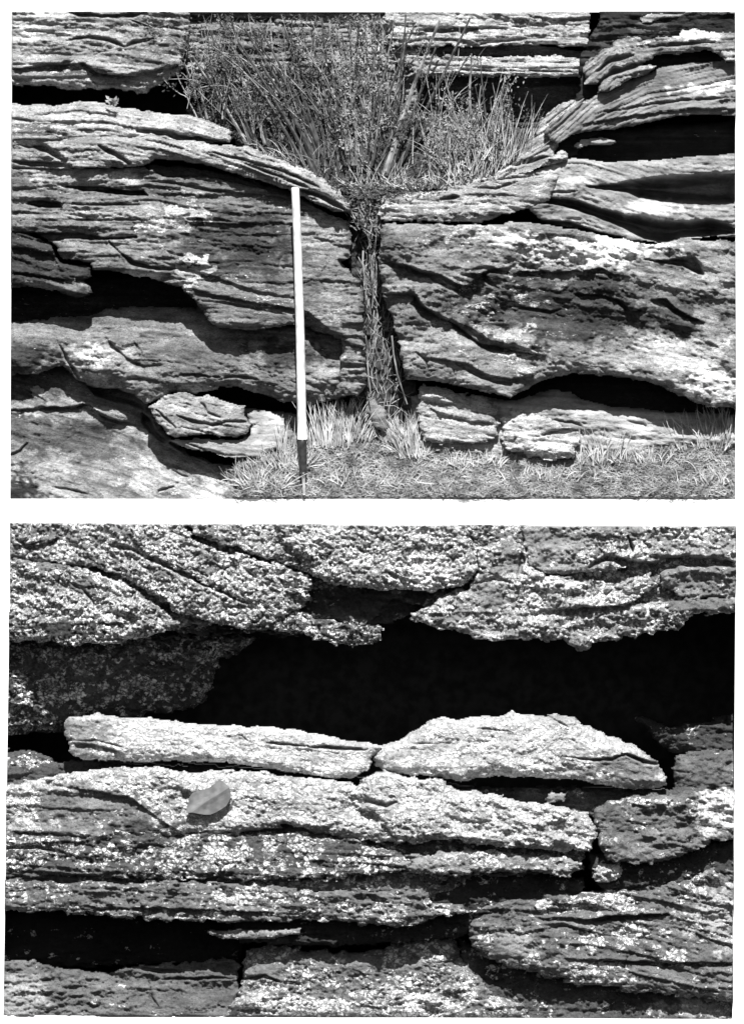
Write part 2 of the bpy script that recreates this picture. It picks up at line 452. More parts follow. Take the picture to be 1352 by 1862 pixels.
# ================================================================== UPPER PICTURE
# --- back wall of thin beds behind the shrubs
t = thing('back_cliff', 'thin-bedded back wall of rock running behind the shrubs at the top', 'cliff', 860, 330, 0)
rock('rock_bed', [(325,10),(760,10),(760,330),(430,330),(426,240),(400,192),(376,150),(335,128)], -14, A, t, R=6, T=8, back=-200, rough=7,
     patches=[('lichen', 710, 70, 70, 60, 0.5), ('tone', 710, 70, 80, 60, 0.46)], bed=[(340,20),(730,24)], beds=((17, 9.0), (7, 4.0)), lichen=0.15, tone=0.36, rag=1,
     feats=[('pit', [(342,22),(400,24),(450,30),(500,30),(500,38),(430,36),(380,34),(342,36)], 34, 4),
            ('crack', [(345,55),(440,60),(560,66)], 2.5, 12), ('crack', [(400,85),(520,92),(640,88)], 2, 12)])
rock('rock_bed', [(690,10),(1078,10),(1072,60),(1068,84),(1000,80),(900,80),(720,84),(690,72),(716,52),(668,40),(700,26)], 8, A, t, R=7, T=12, back=-200,
     bed=[(722,20),(1070,28)], beds=((13, 7.0), (6, 4.5)), lichen=0.66, tone=0.50, rag=3, rough=6,
     feats=[('crack', [(760,52),(800,53),(868,50)], 4, 26), ('crack', [(840,82),(900,74),(960,66)], 3, 14)])
rock('rock_bed', [(700,70),(960,74),(1075,92),(1066,105),(900,100),(722,104)], -26, A, t, R=6, T=8, back=-200,
     bed=[(722,20),(1070,24)], beds=((8, 4.0),), lichen=0.2, tone=0.26, rag=1)
rock('rock_bed', [(735,98),(880,98),(905,102),(960,99),(1010,98),(1066,104),(1058,138),(1000,139),(960,138),(900,136),(800,137),(722,140),(752,126),(716,112)], 14, A, t, R=7, T=12, back=-200,
     bed=[(722,20),(1070,24)], beds=((12, 7.0), (5, 3.0)), lichen=0.64, tone=0.50, rag=3,
     feats=[('crack', [(800,122),(900,126),(1060,128)], 2.5, 12)])
rock('rock_bed', [(700,126),(1120,134),(1120,330),(700,330)], -52, A, t, R=6, T=8, back=-200,
     bed=[(722,20),(1070,24)], beds=((13, 12.0), (6, 5.0)), lichen=0.15, tone=0.20, rag=1)

# --- upper left block
rock('rock_block', [(5,5),(332,5),(346,40),(342,66),(332,95),(335,120),(318,138),(285,152),(262,168),(240,165),(195,160),(120,159),(20,151),(5,151)],
     52, A, R=40, T=36, back=-110, rough=13, rs=48, tone=0.42, lichen=0.42, beds=((19, 4.5), (7, 2.0)), bed=[(20,60),(150,62),(340,80)], rag=4,
     feats=[('pit', [(105,16),(140,18),(200,24),(270,18),(240,30),(190,29),(140,28)], 40, 5),
            ('crack', [(120,70),(160,66),(200,72),(224,82)], 3.5, 22), ('crack', [(228,82),(250,74),(278,68)], 3.5, 18),
            ('step', [(20,122),(60,120),(110,116),(150,112),(180,132),(240,136),(290,134),(325,116)], 11, 14, 16, 9),
            ('crack', [(235,134),(280,130),(322,118)], 4, 24), ('crack', [(60,118),(110,116),(130,110)], 3.5, 14),
            ('crack', [(235,33),(260,42),(300,46),(330,52)], 2.5, 14)],
     patches=[('tone', 60, 45, 60, 40, 0.55), ('tone', 290, 70, 40, 40, 0.30), ('tone', 130, 125, 60, 12, 0.26)],
     label='pale weathered rock block overhanging the black slot at top left', cat='rock')

# --- left ledge
tl = thing('layered_ledge', 'big layered rock ledge left of the cleft, white lichen splashes on its face', 'rock ledge', 350, 600, 40)
bedL = [(20,235),(200,243),(330,268),(460,308),(640,372)]
rock('rock_layer', [(5,188),(60,187),(100,188),(150,183),(195,186),(215,190),(262,200),(330,207),(370,214),(400,226),(424,240),(420,256),(385,260),(340,254),(250,262),(100,266),(5,262)],
     58, A, tl, R=26, T=34, back=-130, ty=0.22, rough=8, bed=bedL, beds=((17, 6.0), (7, 3.0)), lichen=0.42, tone=0.48,
     feats=[('crack', [(250,236),(300,240),(345,252),(410,256)], 5, 34), ('crack', [(20,214),(40,216),(56,219)], 3, 14),
            ('crack', [(120,199),(150,200),(160,201)], 1.6, 8)],
     patches=[('lichen', 120, 222, 140, 14, 0.7), ('tone', 60, 235, 60, 12, 0.3)])
rock('rock_layer', [(5,240),(90,238),(200,246),(270,244),(330,252),(400,262),(450,264),(520,290),(570,314),(610,338),(640,370),(636,386),(600,384),(560,362),(520,346),(470,328),(420,314),(370,300),(330,292),(285,288),(262,302),(200,306),(100,306),(5,306)],
     78, A, tl, R=18, T=26, back=-130, ty=0.12, rough=9, bed=bedL, beds=((15, 8.5), (7, 4.0)), lichen=0.42, tone=0.44,
     feats=[('crack', [(25,255),(60,262),(90,274),(118,292)], 6, 34), ('crack', [(20,292),(70,298),(130,300)], 4, 24),
            ('crack', [(180,265),(210,280),(236,296)], 4, 26), ('crack', [(440,295),(500,318),(560,340)], 3, 24),
            ('crack', [(380,275),(450,292),(520,312),(580,340)], 2.6, 20), ('crack', [(550,346),(590,360),(625,380)], 5, 30)])
rock('rock_layer', [(268,296),(330,300),(400,312),(470,330),(540,350),(560,362),(540,372),(470,350),(400,336),(330,324),(268,318)], 38, A, tl, R=8, T=12, back=-130,
     bed=bedL, beds=((9, 4.0),), tone=0.14, lichen=0.05)  # strip filling the gap, its shade put into the tone
bedM = [(20,300),(110,352),(270,360),(420,370),(660,372)]
bedM = [(20,362),(270,366),(400,380),(660,392)]
rock('rock_layer', [(5,296),(60,300),(262,300),(300,318),(400,322),(452,334),(470,338),(500,352),(530,354),(560,366),(592,382),(632,400),(640,430),(637,462),(622,478),(636,492),(654,512),(662,545),(662,600),(664,640),(600,610),(560,596),(520,592),(470,598),(420,600),(384,592),(364,562),(352,546),(328,522),(270,505),(190,490),(170,492),(165,478),(112,470),(95,440),(62,426),(5,410)],
     50, A, tl, R=14, T=20, back=-150, ty=0.02, rough=8, rs=70, stretch=3, bed=bedM, beds=((26, 4.0), (9, 2.2)), lichen=0.18, tone=0.30, rag=3, flake=2.0,
     feats=[('pit', [(112,336),(180,336),(228,344),(262,346),(272,356),(232,354),(190,350),(150,346)], 60, 4),
            ('pit', [(50,364),(80,362),(108,366),(112,376),(70,378),(50,372)], 50, 4),
            ('crack', [(112,368),(150,370),(200,372),(270,370)], 2.2, 14),
            ('crack', [(106,398),(160,399),(220,399),(272,398)], 2, 12),
            ('pit', [(60,424),(120,420),(165,425),(190,432),(250,428),(250,432),(190,436),(120,434),(90,438)], 46, 3),
            ('crack', [(222,462),(240,478),(270,486),(318,488)], 4.5, 30), ('crack', [(195,436),(215,456),(226,468)], 2, 12),
            ('step', [(20,420),(65,426),(95,440),(110,470)], 8, 14, 24, 16),
            ('crack', [(265,328),(320,332),(380,345),(440,352)], 3, 16),
            ('step', [(268,350),(360,352),(470,352),(530,362),(600,392)], 9, 10, 5, 8),
            ('step', [(280,470),(380,500),(470,530),(560,545)], 5, 14, 5, 10),
            ('step', [(350,528),(420,542),(500,556),(560,566)], 8, 14, 12, 9),
            ('crack', [(360,545),(440,556),(520,572)], 3, 14),
            ('pit', [(532,575),(560,566),(600,600),(632,612),(600,622),(540,612)], 30, 8),
            ('crack', [(618,474),(632,486)], 6, 24), ('crack', [(340,398),(400,400),(420,402)], 2.5, 12),
            ('bump', 620, 560, 40, 60, 10), ('bump', 250, 385, 60, 20, 6), ('bump', 420, 470, 120, 40, 8)],
     patches=[('tone', 160, 322, 120, 22, 0.46), ('tone', 180, 385, 130, 20, 0.42), ('tone', 250, 500, 60, 12, 0.55),
              ('tone', 220, 445, 120, 30, 0.34), ('tone', 430, 450, 110, 60, 0.17), ('tone', 470, 410, 60, 30, 0.18), ('tone', 590, 430, 50, 40, 0.40),
              ('tone', 40, 380, 34, 40, 0.36), ('tone', 600, 560, 55, 50, 0.36), ('tone', 440, 585, 90, 16, 0.36),
              ('lichen', 338, 392, 42, 24, 1.9), ('lichen', 302, 412, 50, 24, 1.2), ('lichen', 338, 420, 26, 20, 0.8), ('lichen', 347, 474, 30, 44, 1.9),
              ('lichen', 340, 350, 60, 20, 0.42), ('lichen', 470, 545, 60, 16, 0.45), ('lichen', 470, 560, 50, 14, 0.42), ('lichen', 590, 580, 60, 30, 0.42),
              ('lichen', 430, 510, 60, 12, 0.40), ('lichen', 455, 500, 10, 6, 0.75), ('lichen', 510, 370, 40, 20, 0.45), ('lichen', 318, 440, 60, 40, 0.35)])
rock('rock_layer', [(5,404),(40,418),(62,430),(95,442),(100,462),(118,478),(166,484),(166,502),(152,508),(172,530),(146,542),(100,530),(60,522),(5,520)],
     44, A, tl, R=14, T=18, back=-150, rough=7, bed=[(20,470),(170,500)], beds=((22, 5), (8, 2)), tone=0.15, lichen=0.16, mat_=M_ROCK,
     feats=[('crack', [(20,496),(70,502),(130,512)], 2.2, 12), ('step', [(20,448),(60,452),(95,462),(110,490)], 8, 10, 6, 8)],
     patches=[('tone', 90, 520, 70, 12, 0.30)])
# --- inner rock of the left hollow, its shade deepened by a low tone
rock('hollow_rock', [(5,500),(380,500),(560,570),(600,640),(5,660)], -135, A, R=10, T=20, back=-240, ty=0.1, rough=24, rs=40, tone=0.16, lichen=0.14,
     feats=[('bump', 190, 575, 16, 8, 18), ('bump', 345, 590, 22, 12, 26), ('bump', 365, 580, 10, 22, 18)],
     label='broken rock at the back of the black hollow on the left, coloured dark for shade', cat='rock')
# --- boulder under the left ledge
rock('rounded_rock', [(5,590),(60,580),(110,575),(165,570),(195,560),(240,556),(300,556),(380,560),(420,570),(480,576),(530,570),(600,580),(655,600),(664,650),(660,700),(640,718),(600,730),(570,735),(520,732),(470,716),(430,703),(410,704),(385,712),(350,716),(310,714),(285,728),(266,738),(240,716),(205,706),(160,702),(140,690),(110,665),(60,680),(5,690)],
     0, A, R=50, T=44, back=-170, tx=0.03, ty=0.24, rough=13, rs=70, stretch=1.3, bed=[(20,640),(660,690)], beds=((28, 4), (9, 2.0)), flake=1.5, iso=True, tone=0.32, lichen=0.15, mat_=M_ROCK,
     feats=[('step', [(190,610),(230,650),(262,665),(300,660)], 6, 14, 8, 8), ('crack', [(320,682),(360,682),(400,686)], 2.5, 14),
            ('crack', [(105,622),(125,660),(148,695)], 2.5, 12), ('bump', 180, 645, 50, 34, 16), ('bump', 600, 680, 60, 40, 14),
            ('crack', [(400,690),(430,684),(470,690)], 2.5, 10), ('crack', [(240,618),(256,640),(250,650)], 2, 9)],
     patches=[('tone', 190, 655, 60, 40, 0.45), ('tone', 170, 640, 30, 26, 0.6), ('tone', 340, 650, 90, 40, 0.27), ('tone', 600, 690, 60, 34, 0.36),
              ('tone', 40, 650, 50, 30, 0.16), ('lichen', 625, 650, 30, 60, 0.30), ('tone', 520, 640, 60, 30, 0.16), ('tone', 345, 705, 40, 10, 0.5)],  # dark patch under the ledge's right half paints in shade
     label='rounded grey rock under the layered ledge, black hollow above it', cat='rock')
# --- broad smooth slope bottom left
rock('smooth_slope', [(5,625),(60,628),(110,640),(130,672),(162,694),(200,705),(250,712),(280,745),(300,790),(345,826),(400,842),(436,850),(450,915),(5,915)],
     -48, A, R=16, T=14, back=-170, ty=0.26, tx=-0.03, rough=15, rs=90, stretch=1.3, flake=1.1, iso=True, bed=[(20,700),(240,760),(440,850)], beds=((40, 3), (9, 1.0)), tone=0.36, lichen=0.13, mat_=M_ROCK,
     feats=[('step', [(20,742),(70,745),(100,738),(134,742),(150,734),(164,735),(170,748),(200,762),(250,768)], 12, 12, 12, 10),
            ('crack', [(20,746),(90,742),(130,742),(160,734)], 3.0, 14), ('crack', [(170,745),(190,758),(216,768),(256,776)], 2.6, 14),
            ('pit', [(158,702),(195,703),(240,712),(262,738),(258,742),(230,734),(200,728),(172,720)], 44, 8),
            ('pit', [(255,745),(272,760),(285,785),(305,802),(296,806),(270,786),(256,768)], 34, 6),
            ('crack', [(20,828),(36,820),(50,804)], 2.5, 14), ('crack', [(288,896),(300,888),(316,884)], 2.5, 14), ('crack', [(310,852),(330,864),(345,868)], 2, 10),
            ('crack', [(92,884),(120,890),(160,898)], 2, 10), ('bump', 215, 750, 34, 18, 20), ('bump', 150, 800, 90, 40, -16), ('crack', [(20,700),(60,716),(84,730)], 2, 8),
            ('crack', [(310,805),(350,826),(400,836),(424,842)], 4, 24)],
     patches=[('tone', 150, 800, 110, 40, 0.22), ('tone', 60, 780, 50, 30, 0.22), ('tone', 40, 880, 34, 40, 0.13), ('tone', 300, 875, 80, 20, 0.50), ('tone', 90, 860, 60, 16, 0.42),
              ('lichen', 70, 712, 12, 11, 1.2), ('lichen', 150, 742, 30, 7, 0.6), ('tone', 200, 740, 60, 12, 0.34), ('tone', 360, 885, 60, 18, 0.54),
              ('lichen', 310, 892, 34, 10, 0.8), ('tone', 70, 690, 70, 40, 0.24), ('tone', 270, 840, 60, 12, 0.5)],
     label='broad smooth rock slope in the bottom left corner with a dark stained hollow', cat='rock')
# --- wedge slabs at the foot
rock('wedge_slab', [(268,742),(284,728),(302,718),(322,713),(345,714),(356,722),(378,716),(392,722),(446,738),(446,756),(456,772),(452,788),(430,795),(396,797),(384,790),(360,793),(318,796),(304,790),(288,772)],
     18, A, R=10, T=14, back=-120, ty=0.14, rough=6, rs=34, bed=[(268,728),(460,775)], beds=((14, 4), (6, 1.5)), tone=0.42, lichen=0.15, rag=2,
     feats=[('crack', [(284,745),(300,760),(320,778)], 2.2, 14), ('crack', [(322,756),(350,766),(380,772),(420,774)], 2.4, 14), ('crack', [(364,732),(372,738),(376,750),(400,758)], 2.4, 12),
            ('crack', [(378,778),(410,766),(448,768)], 2.6, 14), ('crack', [(330,775),(370,785),(390,788)], 2, 12)],
     label='wedge-shaped flaky grey slab with fine cracks, left of the pole foot', cat='rock slab')
rock('pale_slab', [(304,800),(330,798),(360,797),(386,800),(402,798),(430,797),(452,792),(456,775),(448,748),(480,744),(514,758),(520,785),(505,815),(470,835),(440,832),(410,834),(392,826),(350,818),(310,806)],
     4, A, R=10, T=12, back=-120, ty=0.16, rough=6, rs=44, bed=[(304,800),(460,820)], beds=((16, 2.4),), tone=0.44, lichen=0.1, mat_=M_SMOOTH, flake=1.0,
     feats=[('crack', [(340,806),(380,820),(410,828),(450,828)], 2.2, 12)],
     label='pale smooth slab lying under the wedge-shaped flaky slab', cat='rock slab')
rock('shadowed_rock', [(440,740),(530,750),(640,745),(700,760),(720,830),(600,860),(470,850),(420,850),(440,800)],
     -44, A, R=12, T=14, back=-150, ty=0.4, rough=9, tone=0.36, lichen=0.1, mat_=M_SMOOTH, flake=1.0,
     label='grey rock footing behind the grass at the pole foot', cat='rock')

# --- right bank
tr = thing('right_outcrop', 'large rock outcrop right of the cleft with wind-carved hollows', 'rock outcrop', 1020, 740, 40)
bedR = [(690,400),(900,400),(1100,420),(1338,470)]
rock('rock_layer', [(690,372),(694,358),(708,351),(740,347),(790,345),(812,326),(860,322),(905,318),(985,308),(1020,318),(1000,360),(960,380),(940,384),(905,396),(870,403),(800,404),(744,401),(700,402),(688,392)],
     66, A, tr, R=14, T=16, back=-150, ty=0.10, rough=11, rs=50, bed=bedR, beds=((22, 3.5), (8, 2)), tone=0.48, lichen=0.42,
     feats=[('crack', [(800,361),(820,358),(832,356)], 3, 18), ('crack', [(860,340),(900,342),(940,330)], 2.4, 14), ('crack', [(870,330),(900,326),(960,320)], 2.2, 12)],
     patches=[('lichen', 780, 380, 100, 22, 0.62)])
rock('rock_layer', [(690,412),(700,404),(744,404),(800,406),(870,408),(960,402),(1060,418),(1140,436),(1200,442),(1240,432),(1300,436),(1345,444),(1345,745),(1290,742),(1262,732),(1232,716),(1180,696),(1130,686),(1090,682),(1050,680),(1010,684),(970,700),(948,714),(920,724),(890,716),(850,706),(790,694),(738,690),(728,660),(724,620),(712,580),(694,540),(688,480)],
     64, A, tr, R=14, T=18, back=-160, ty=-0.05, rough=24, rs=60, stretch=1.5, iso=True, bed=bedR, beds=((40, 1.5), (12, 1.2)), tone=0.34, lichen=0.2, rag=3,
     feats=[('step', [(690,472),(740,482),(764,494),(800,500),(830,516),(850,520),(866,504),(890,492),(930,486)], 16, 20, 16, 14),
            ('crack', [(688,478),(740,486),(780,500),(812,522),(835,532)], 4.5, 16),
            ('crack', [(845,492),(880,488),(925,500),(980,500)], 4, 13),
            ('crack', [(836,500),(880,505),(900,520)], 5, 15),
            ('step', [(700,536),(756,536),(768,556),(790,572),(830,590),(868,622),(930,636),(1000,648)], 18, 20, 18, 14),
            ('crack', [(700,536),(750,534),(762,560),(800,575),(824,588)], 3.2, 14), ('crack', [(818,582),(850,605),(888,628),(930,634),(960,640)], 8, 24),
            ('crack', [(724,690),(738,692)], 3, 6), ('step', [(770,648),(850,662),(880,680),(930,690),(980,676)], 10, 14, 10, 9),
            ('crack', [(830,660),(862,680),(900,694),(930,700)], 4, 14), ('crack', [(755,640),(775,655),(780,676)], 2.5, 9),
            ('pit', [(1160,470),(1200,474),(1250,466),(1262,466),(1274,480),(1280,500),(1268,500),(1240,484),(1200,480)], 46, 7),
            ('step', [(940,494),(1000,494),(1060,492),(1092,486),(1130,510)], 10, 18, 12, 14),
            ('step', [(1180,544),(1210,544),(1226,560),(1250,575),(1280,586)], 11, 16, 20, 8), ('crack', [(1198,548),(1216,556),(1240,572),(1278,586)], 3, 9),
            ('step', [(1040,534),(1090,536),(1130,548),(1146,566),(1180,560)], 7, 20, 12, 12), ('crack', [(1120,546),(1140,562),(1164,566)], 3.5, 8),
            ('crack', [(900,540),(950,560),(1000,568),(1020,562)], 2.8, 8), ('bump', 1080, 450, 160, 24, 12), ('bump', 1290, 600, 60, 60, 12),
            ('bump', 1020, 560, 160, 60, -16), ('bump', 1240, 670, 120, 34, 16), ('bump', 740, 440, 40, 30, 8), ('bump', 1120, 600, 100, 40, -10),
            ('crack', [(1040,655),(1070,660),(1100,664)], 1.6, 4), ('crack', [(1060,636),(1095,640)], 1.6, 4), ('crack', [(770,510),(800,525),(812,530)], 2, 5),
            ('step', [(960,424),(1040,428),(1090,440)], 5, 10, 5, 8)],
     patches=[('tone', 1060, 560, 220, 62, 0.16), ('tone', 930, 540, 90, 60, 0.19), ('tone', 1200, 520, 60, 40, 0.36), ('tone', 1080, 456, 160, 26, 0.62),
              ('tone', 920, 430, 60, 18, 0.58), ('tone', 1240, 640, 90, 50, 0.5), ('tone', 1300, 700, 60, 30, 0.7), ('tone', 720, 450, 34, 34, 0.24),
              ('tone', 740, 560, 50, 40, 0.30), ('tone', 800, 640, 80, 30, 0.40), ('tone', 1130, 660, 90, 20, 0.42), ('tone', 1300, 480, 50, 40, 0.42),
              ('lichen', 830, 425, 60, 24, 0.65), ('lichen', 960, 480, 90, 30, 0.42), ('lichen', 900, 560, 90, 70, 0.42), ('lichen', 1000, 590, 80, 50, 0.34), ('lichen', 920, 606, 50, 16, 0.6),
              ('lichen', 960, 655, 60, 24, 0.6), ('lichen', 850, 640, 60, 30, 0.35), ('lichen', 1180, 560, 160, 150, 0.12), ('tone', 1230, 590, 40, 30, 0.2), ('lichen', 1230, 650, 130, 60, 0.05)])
# carved upper part, all smooth
bedU = [(690,340),(900,330),(1000,270),(1080,205),(1180,160),(1338,130)]
rock('rock_layer', [(960,380),(930,380),(905,380),(900,340),(960,314),(990,300),(1040,285),(1100,292),(1200,288),(1345,272),(1345,436),(1300,430),(1250,434),(1200,442),(1140,436),(1060,418),(990,406)],
     52, A, tr, R=10, T=14, back=-220, rough=7, rs=60, stretch=3, bed=[(900,350),(1060,350),(1180,390),(1338,400)], beds=((24, 4), (9, 2)), tone=0.37, lichen=0.05, mat_=M_SMOOTH, flake=1.0, iso=True, rag=1.5,
     feats=[('pit', [(1060,340),(1120,332),(1170,322),(1230,318),(1345,308),(1345,372),(1300,376),(1250,374),(1200,368),(1160,360),(1140,350),(1100,344)], 140, 22),
            ('pit', [(960,364),(1000,358),(1050,362),(1090,378),(1140,388),(1180,392),(1230,402),(1290,396),(1345,412),(1345,424),(1300,430),(1250,432),(1206,444),(1170,436),(1130,414),(1080,394),(1020,374)], 130, 18),
            ('pit', [(880,402),(930,386),(960,378),(970,396),(1040,402),(1090,420),(1140,430),(1120,440),(1060,420),(990,414)], 56, 6),
            ('crack', [(985,346),(1030,348),(1050,345)], 2.2, 10), ('step', [(1270,408),(1345,398)], 5, 8, 4, 6)],
     patches=[('tone', 1010, 325, 60, 20, 0.56), ('tone', 1190, 380, 60, 18, 0.55), ('lichen', 915, 345, 26, 26, 0.5), ('tone', 915, 345, 30, 28, 0.3)])
rock('rock_layer', [(985,244),(1000,220),(1030,200),(1055,184),(1075,176),(1092,162),(1130,146),(1170,136),(1200,120),(1260,112),(1345,100),(1345,210),(1260,206),(1215,212),(1170,224),(1120,234),(1070,238),(1040,246),(1012,262)],
     70, A, tr, R=8, T=12, back=-130, ty=0.06, rough=9, rs=60, stretch=4, bed=bedU, beds=((12, 4.5), (6, 3.5)), tone=0.33, lichen=0.05, mat_=M_SMOOTH, flake=1.0, rag=1.5,
     feats=[('crack', [(1080,206),(1160,192),(1240,180),(1338,176)], 2.4, 14), ('step', [(1050,226),(1120,214),(1180,206),(1250,196),(1338,196)], 9, 8, 9, 6)],
     patches=[('tone', 1290, 158, 70, 12, 0.62), ('tone', 1180, 200, 120, 12, 0.34), ('lichen', 1062, 186, 22, 12, 0.5)])
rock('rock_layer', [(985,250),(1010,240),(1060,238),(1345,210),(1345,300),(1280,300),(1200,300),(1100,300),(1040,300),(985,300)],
     -24, A, tr, R=10, T=10, back=-160, rough=10, tone=0.12, lichen=0.0, mat_=M_SMOOTH, flake=1.0)  # back of the big hollow, tone near black to stand for shade
rock('rock_layer', [(1040,264),(1058,252),(1090,248),(1125,254),(1110,262),(1070,265),(1048,268)], 56, A, tr, R=6, T=12, back=-60, tone=0.45, lichen=0.05, mat_=M_SMOOTH, flake=1.0, rag=2)
rock('rock_layer', [(895,330),(905,310),(940,290),(950,268),(972,240),(985,212),(1010,192),(1040,178),(1062,170),(1070,182),(1062,200),(1040,222),(1024,246),(1012,270),(1004,290),(960,312),(925,326)],
     56, A, tr, R=8, T=12, back=-130, ty=0.2, rough=10, bed=[(890,330),(1000,260),(1070,200)], beds=((13, 8), (6, 4)), tone=0.48, lichen=0.35,
     feats=[('crack', [(930,300),(980,288),(1000,285)], 4, 20)])
rock('rock_layer', [(980,305),(960,295),(990,285),(1020,272),(1035,280),(1028,296)], 70, A, tr, R=12, T=24, back=-80, tone=0.5, lichen=0.4)
rock('rock_layer', [(1060,130),(1062,112),(1078,100),(1098,86),(1112,82),(1114,74),(1140,62),(1162,62),(1170,72),(1196,62),(1232,64),(1240,50),(1262,50),(1290,58),(1320,56),(1345,56),(1345,112),(1318,112),(1306,98),(1292,92),(1230,97),(1190,100),(1170,118),(1200,116),(1180,130),(1140,150),(1110,165),(1085,170),(1090,150),(1062,152)],
     88, A, tr, R=10, T=16, back=-130, ty=0.12, rough=15, rs=40, bed=[(1060,140),(1120,90),(1200,80),(1338,84)], beds=((12, 6), (6, 4)), tone=0.38, lichen=0.28,
     feats=[('crack', [(1085,128),(1110,108),(1150,98)], 4, 24), ('crack', [(1090,150),(1110,132),(1150,118),(1180,112)], 5, 30), ('crack', [(1180,84),(1240,78),(1300,76)], 3, 16)],
     patches=[('lichen', 1150, 70, 30, 14, 0.6), ('tone', 1270, 60, 60, 12, 0.62)])
rock('rock_layer', [(1056,92),(1080,86),(1345,88),(1345,160),(1090,240),(1000,320),(950,320),(960,280),(1000,230),(1044,180),(1058,150),(1050,120)], 34, A, tr, R=12, T=16, back=-140, tone=0.12, lichen=0.05, mat_=M_SMOOTH, flake=1.0)  # body added behind the layers, coloured dark for the shade between them
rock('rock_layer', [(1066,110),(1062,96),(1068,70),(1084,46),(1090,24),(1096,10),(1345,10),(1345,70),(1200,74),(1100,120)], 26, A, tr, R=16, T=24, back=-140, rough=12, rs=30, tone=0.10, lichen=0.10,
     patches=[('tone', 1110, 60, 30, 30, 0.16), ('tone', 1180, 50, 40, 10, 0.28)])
rock('rock_layer', [(1164,30),(1172,24),(1200,22),(1240,20),(1300,17),(1345,14),(1345,20),(1300,24),(1250,26),(1200,32),(1185,42),(1170,40)], 40, A, tr, R=6, T=14, back=-60, tone=0.5, lichen=0.45, rag=3)

# --- foot of the right bank
rock('hollow_floor_rock', [(745,720),(800,712),(935,728),(1000,706),(1040,712),(1060,726),(1110,736),(1160,742),(1220,748),(1290,750),(1345,756),(1345,830),(1100,846),(960,846),(800,838),(745,820)],
     0, A, R=40, T=40, back=-160, ty=0.0, rough=8, tone=0.44, lichen=0.05, mat_=M_SMOOTH, flake=1.0, bed=[(900,740),(1300,760)], beds=((16, 3),), rag=2,
     feats=[('crack', [(1000,762),(1040,768),(1060,776)], 2, 9), ('crack', [(1140,765),(1170,772),(1180,780)], 2, 9)],
     label='sloping grey rock below the long black hollow at lower right', cat='rock')
rock('hollow_roof_rock', [(930,724),(980,694),(1040,676),(1120,680),(1240,706),(1345,720),(1345,760),(900,740)], -60, A, R=10, T=10, back=-200, tone=0.10, lichen=0.0, rough=10,  # tone painted near black for the shade inside the hollow
     label='rock inside the long black hollow at lower right, coloured near-black for shade', cat='rock')
gb = 'pale foot boulders by the ground'
rock('foot_boulder', [(756,706),(764,701),(800,704),(850,713),(888,722),(910,738),(906,760),(905,790),(884,808),(850,812),(800,808),(775,804),(764,786),(758,750)],
     14, A, R=12, T=16, back=-120, ty=0.10, rag=6, rough=13, rs=34, bed=[(756,730),(910,760)], beds=((16, 3), (7, 2)), tone=0.50, lichen=0.40,
     feats=[('step', [(776,738),(800,752),(850,764),(900,770)], 7, 10, 6, 7)],
     label='squarish pale boulder at the foot of the cleft, right side', cat='boulder', group=gb)
rock('foot_boulder', [(908,762),(930,747),(960,746),(992,752),(1016,768),(1052,780),(1058,800),(1044,830),(1010,838),(960,834),(925,820),(908,800)],
     14, A, R=14, T=18, back=-120, ty=0.10, rag=6, rough=10, rs=34, bed=[(908,780),(1058,790)], beds=((18, 3), (7, 1.5)), tone=0.62, lichen=0.5,
     feats=[('crack', [(984,790),(1010,786),(1054,782)], 3.4, 24)],
     label='white-flecked low boulder with a dark slit, in the grass at right of centre', cat='boulder', group=gb)
for (x, y, rx, ry, lab) in ((861,827,20,12,'small pale stone in the straw below the squarish boulder'), (895,829,15,10,'small pale stone beside the low white-flecked boulder'),
                            (800,822,14,9,'small grey stone in the straw under the left corner of the squarish boulder')):
    rock('small_stone', [(x+rx*math.cos(a), y+ry*math.sin(a)*(1 if math.sin(a) < 0 else .8)) for a in [k*math.pi/5 for k in range(10)]], 4, A, R=12, T=20, back=-40, rough=3, rs=12,
         tone=0.48, lichen=0.25, beds=(), label=lab, cat='stone', group='small stones lying in the straw')
rock('cleft_stone', [(662,722),(680,720),(700,745),(708,775),(700,790),(680,775),(664,750)], 4, A, R=10, T=14, back=-60, ty=0.3, rough=2, tone=0.30, lichen=0.0, beds=(), flake=0.8, mat_=M_SMOOTH,
     label='smooth dark stone wedged in the foot of the cleft', cat='stone')
rock('cleft_wall_rock', [(636,560),(664,590),(668,700),(650,722),(610,716),(620,640),(620,600)], 44, A, R=14, T=30, back=-120, tone=0.38, lichen=0.3, rough=6,
     label='narrow lichened rock edge lining the left side of the cleft', cat='rock')

# ================================================================== LOWER PICTURE
def lrock(name, poly, rel, parent=None, **kw):
    d = dict(R=34, T=40, back=-150, rough=12, rs=46, stretch=1.3, beds=((30, 2.5),), tone=0.30, lichen=0.8, mat_=M_LICH, cells=6.0, cell=10.0, rag=5, flake=2.2, fine=1.2)
    d.update(kw); return rock(name, poly, rel, B, parent, **d)
OVB = None
tt = thing('lichened_overhang', 'lichen-crusted rock overhang across the top of the lower picture', 'rock overhang', 676, 1180, 50)
lrock('rock_core', [(5,945),(1345,945),(1345,1100),(1250,1108),(1160,1140),(1040,1150),(960,1140),(860,1140),(780,1110),(720,1090),(660,1140),(560,1128),(470,1130),(330,1140),(240,1152),(120,1156),(5,1150)],
      20, tt, R=16, T=20, rough=14, lichen=0.6, tone=0.26, patches=[('lichen', 640, 1095, 130, 34, 0.1), ('tone', 640, 1095, 130, 34, 0.16)])  # dark patch paints the shade of the central recess
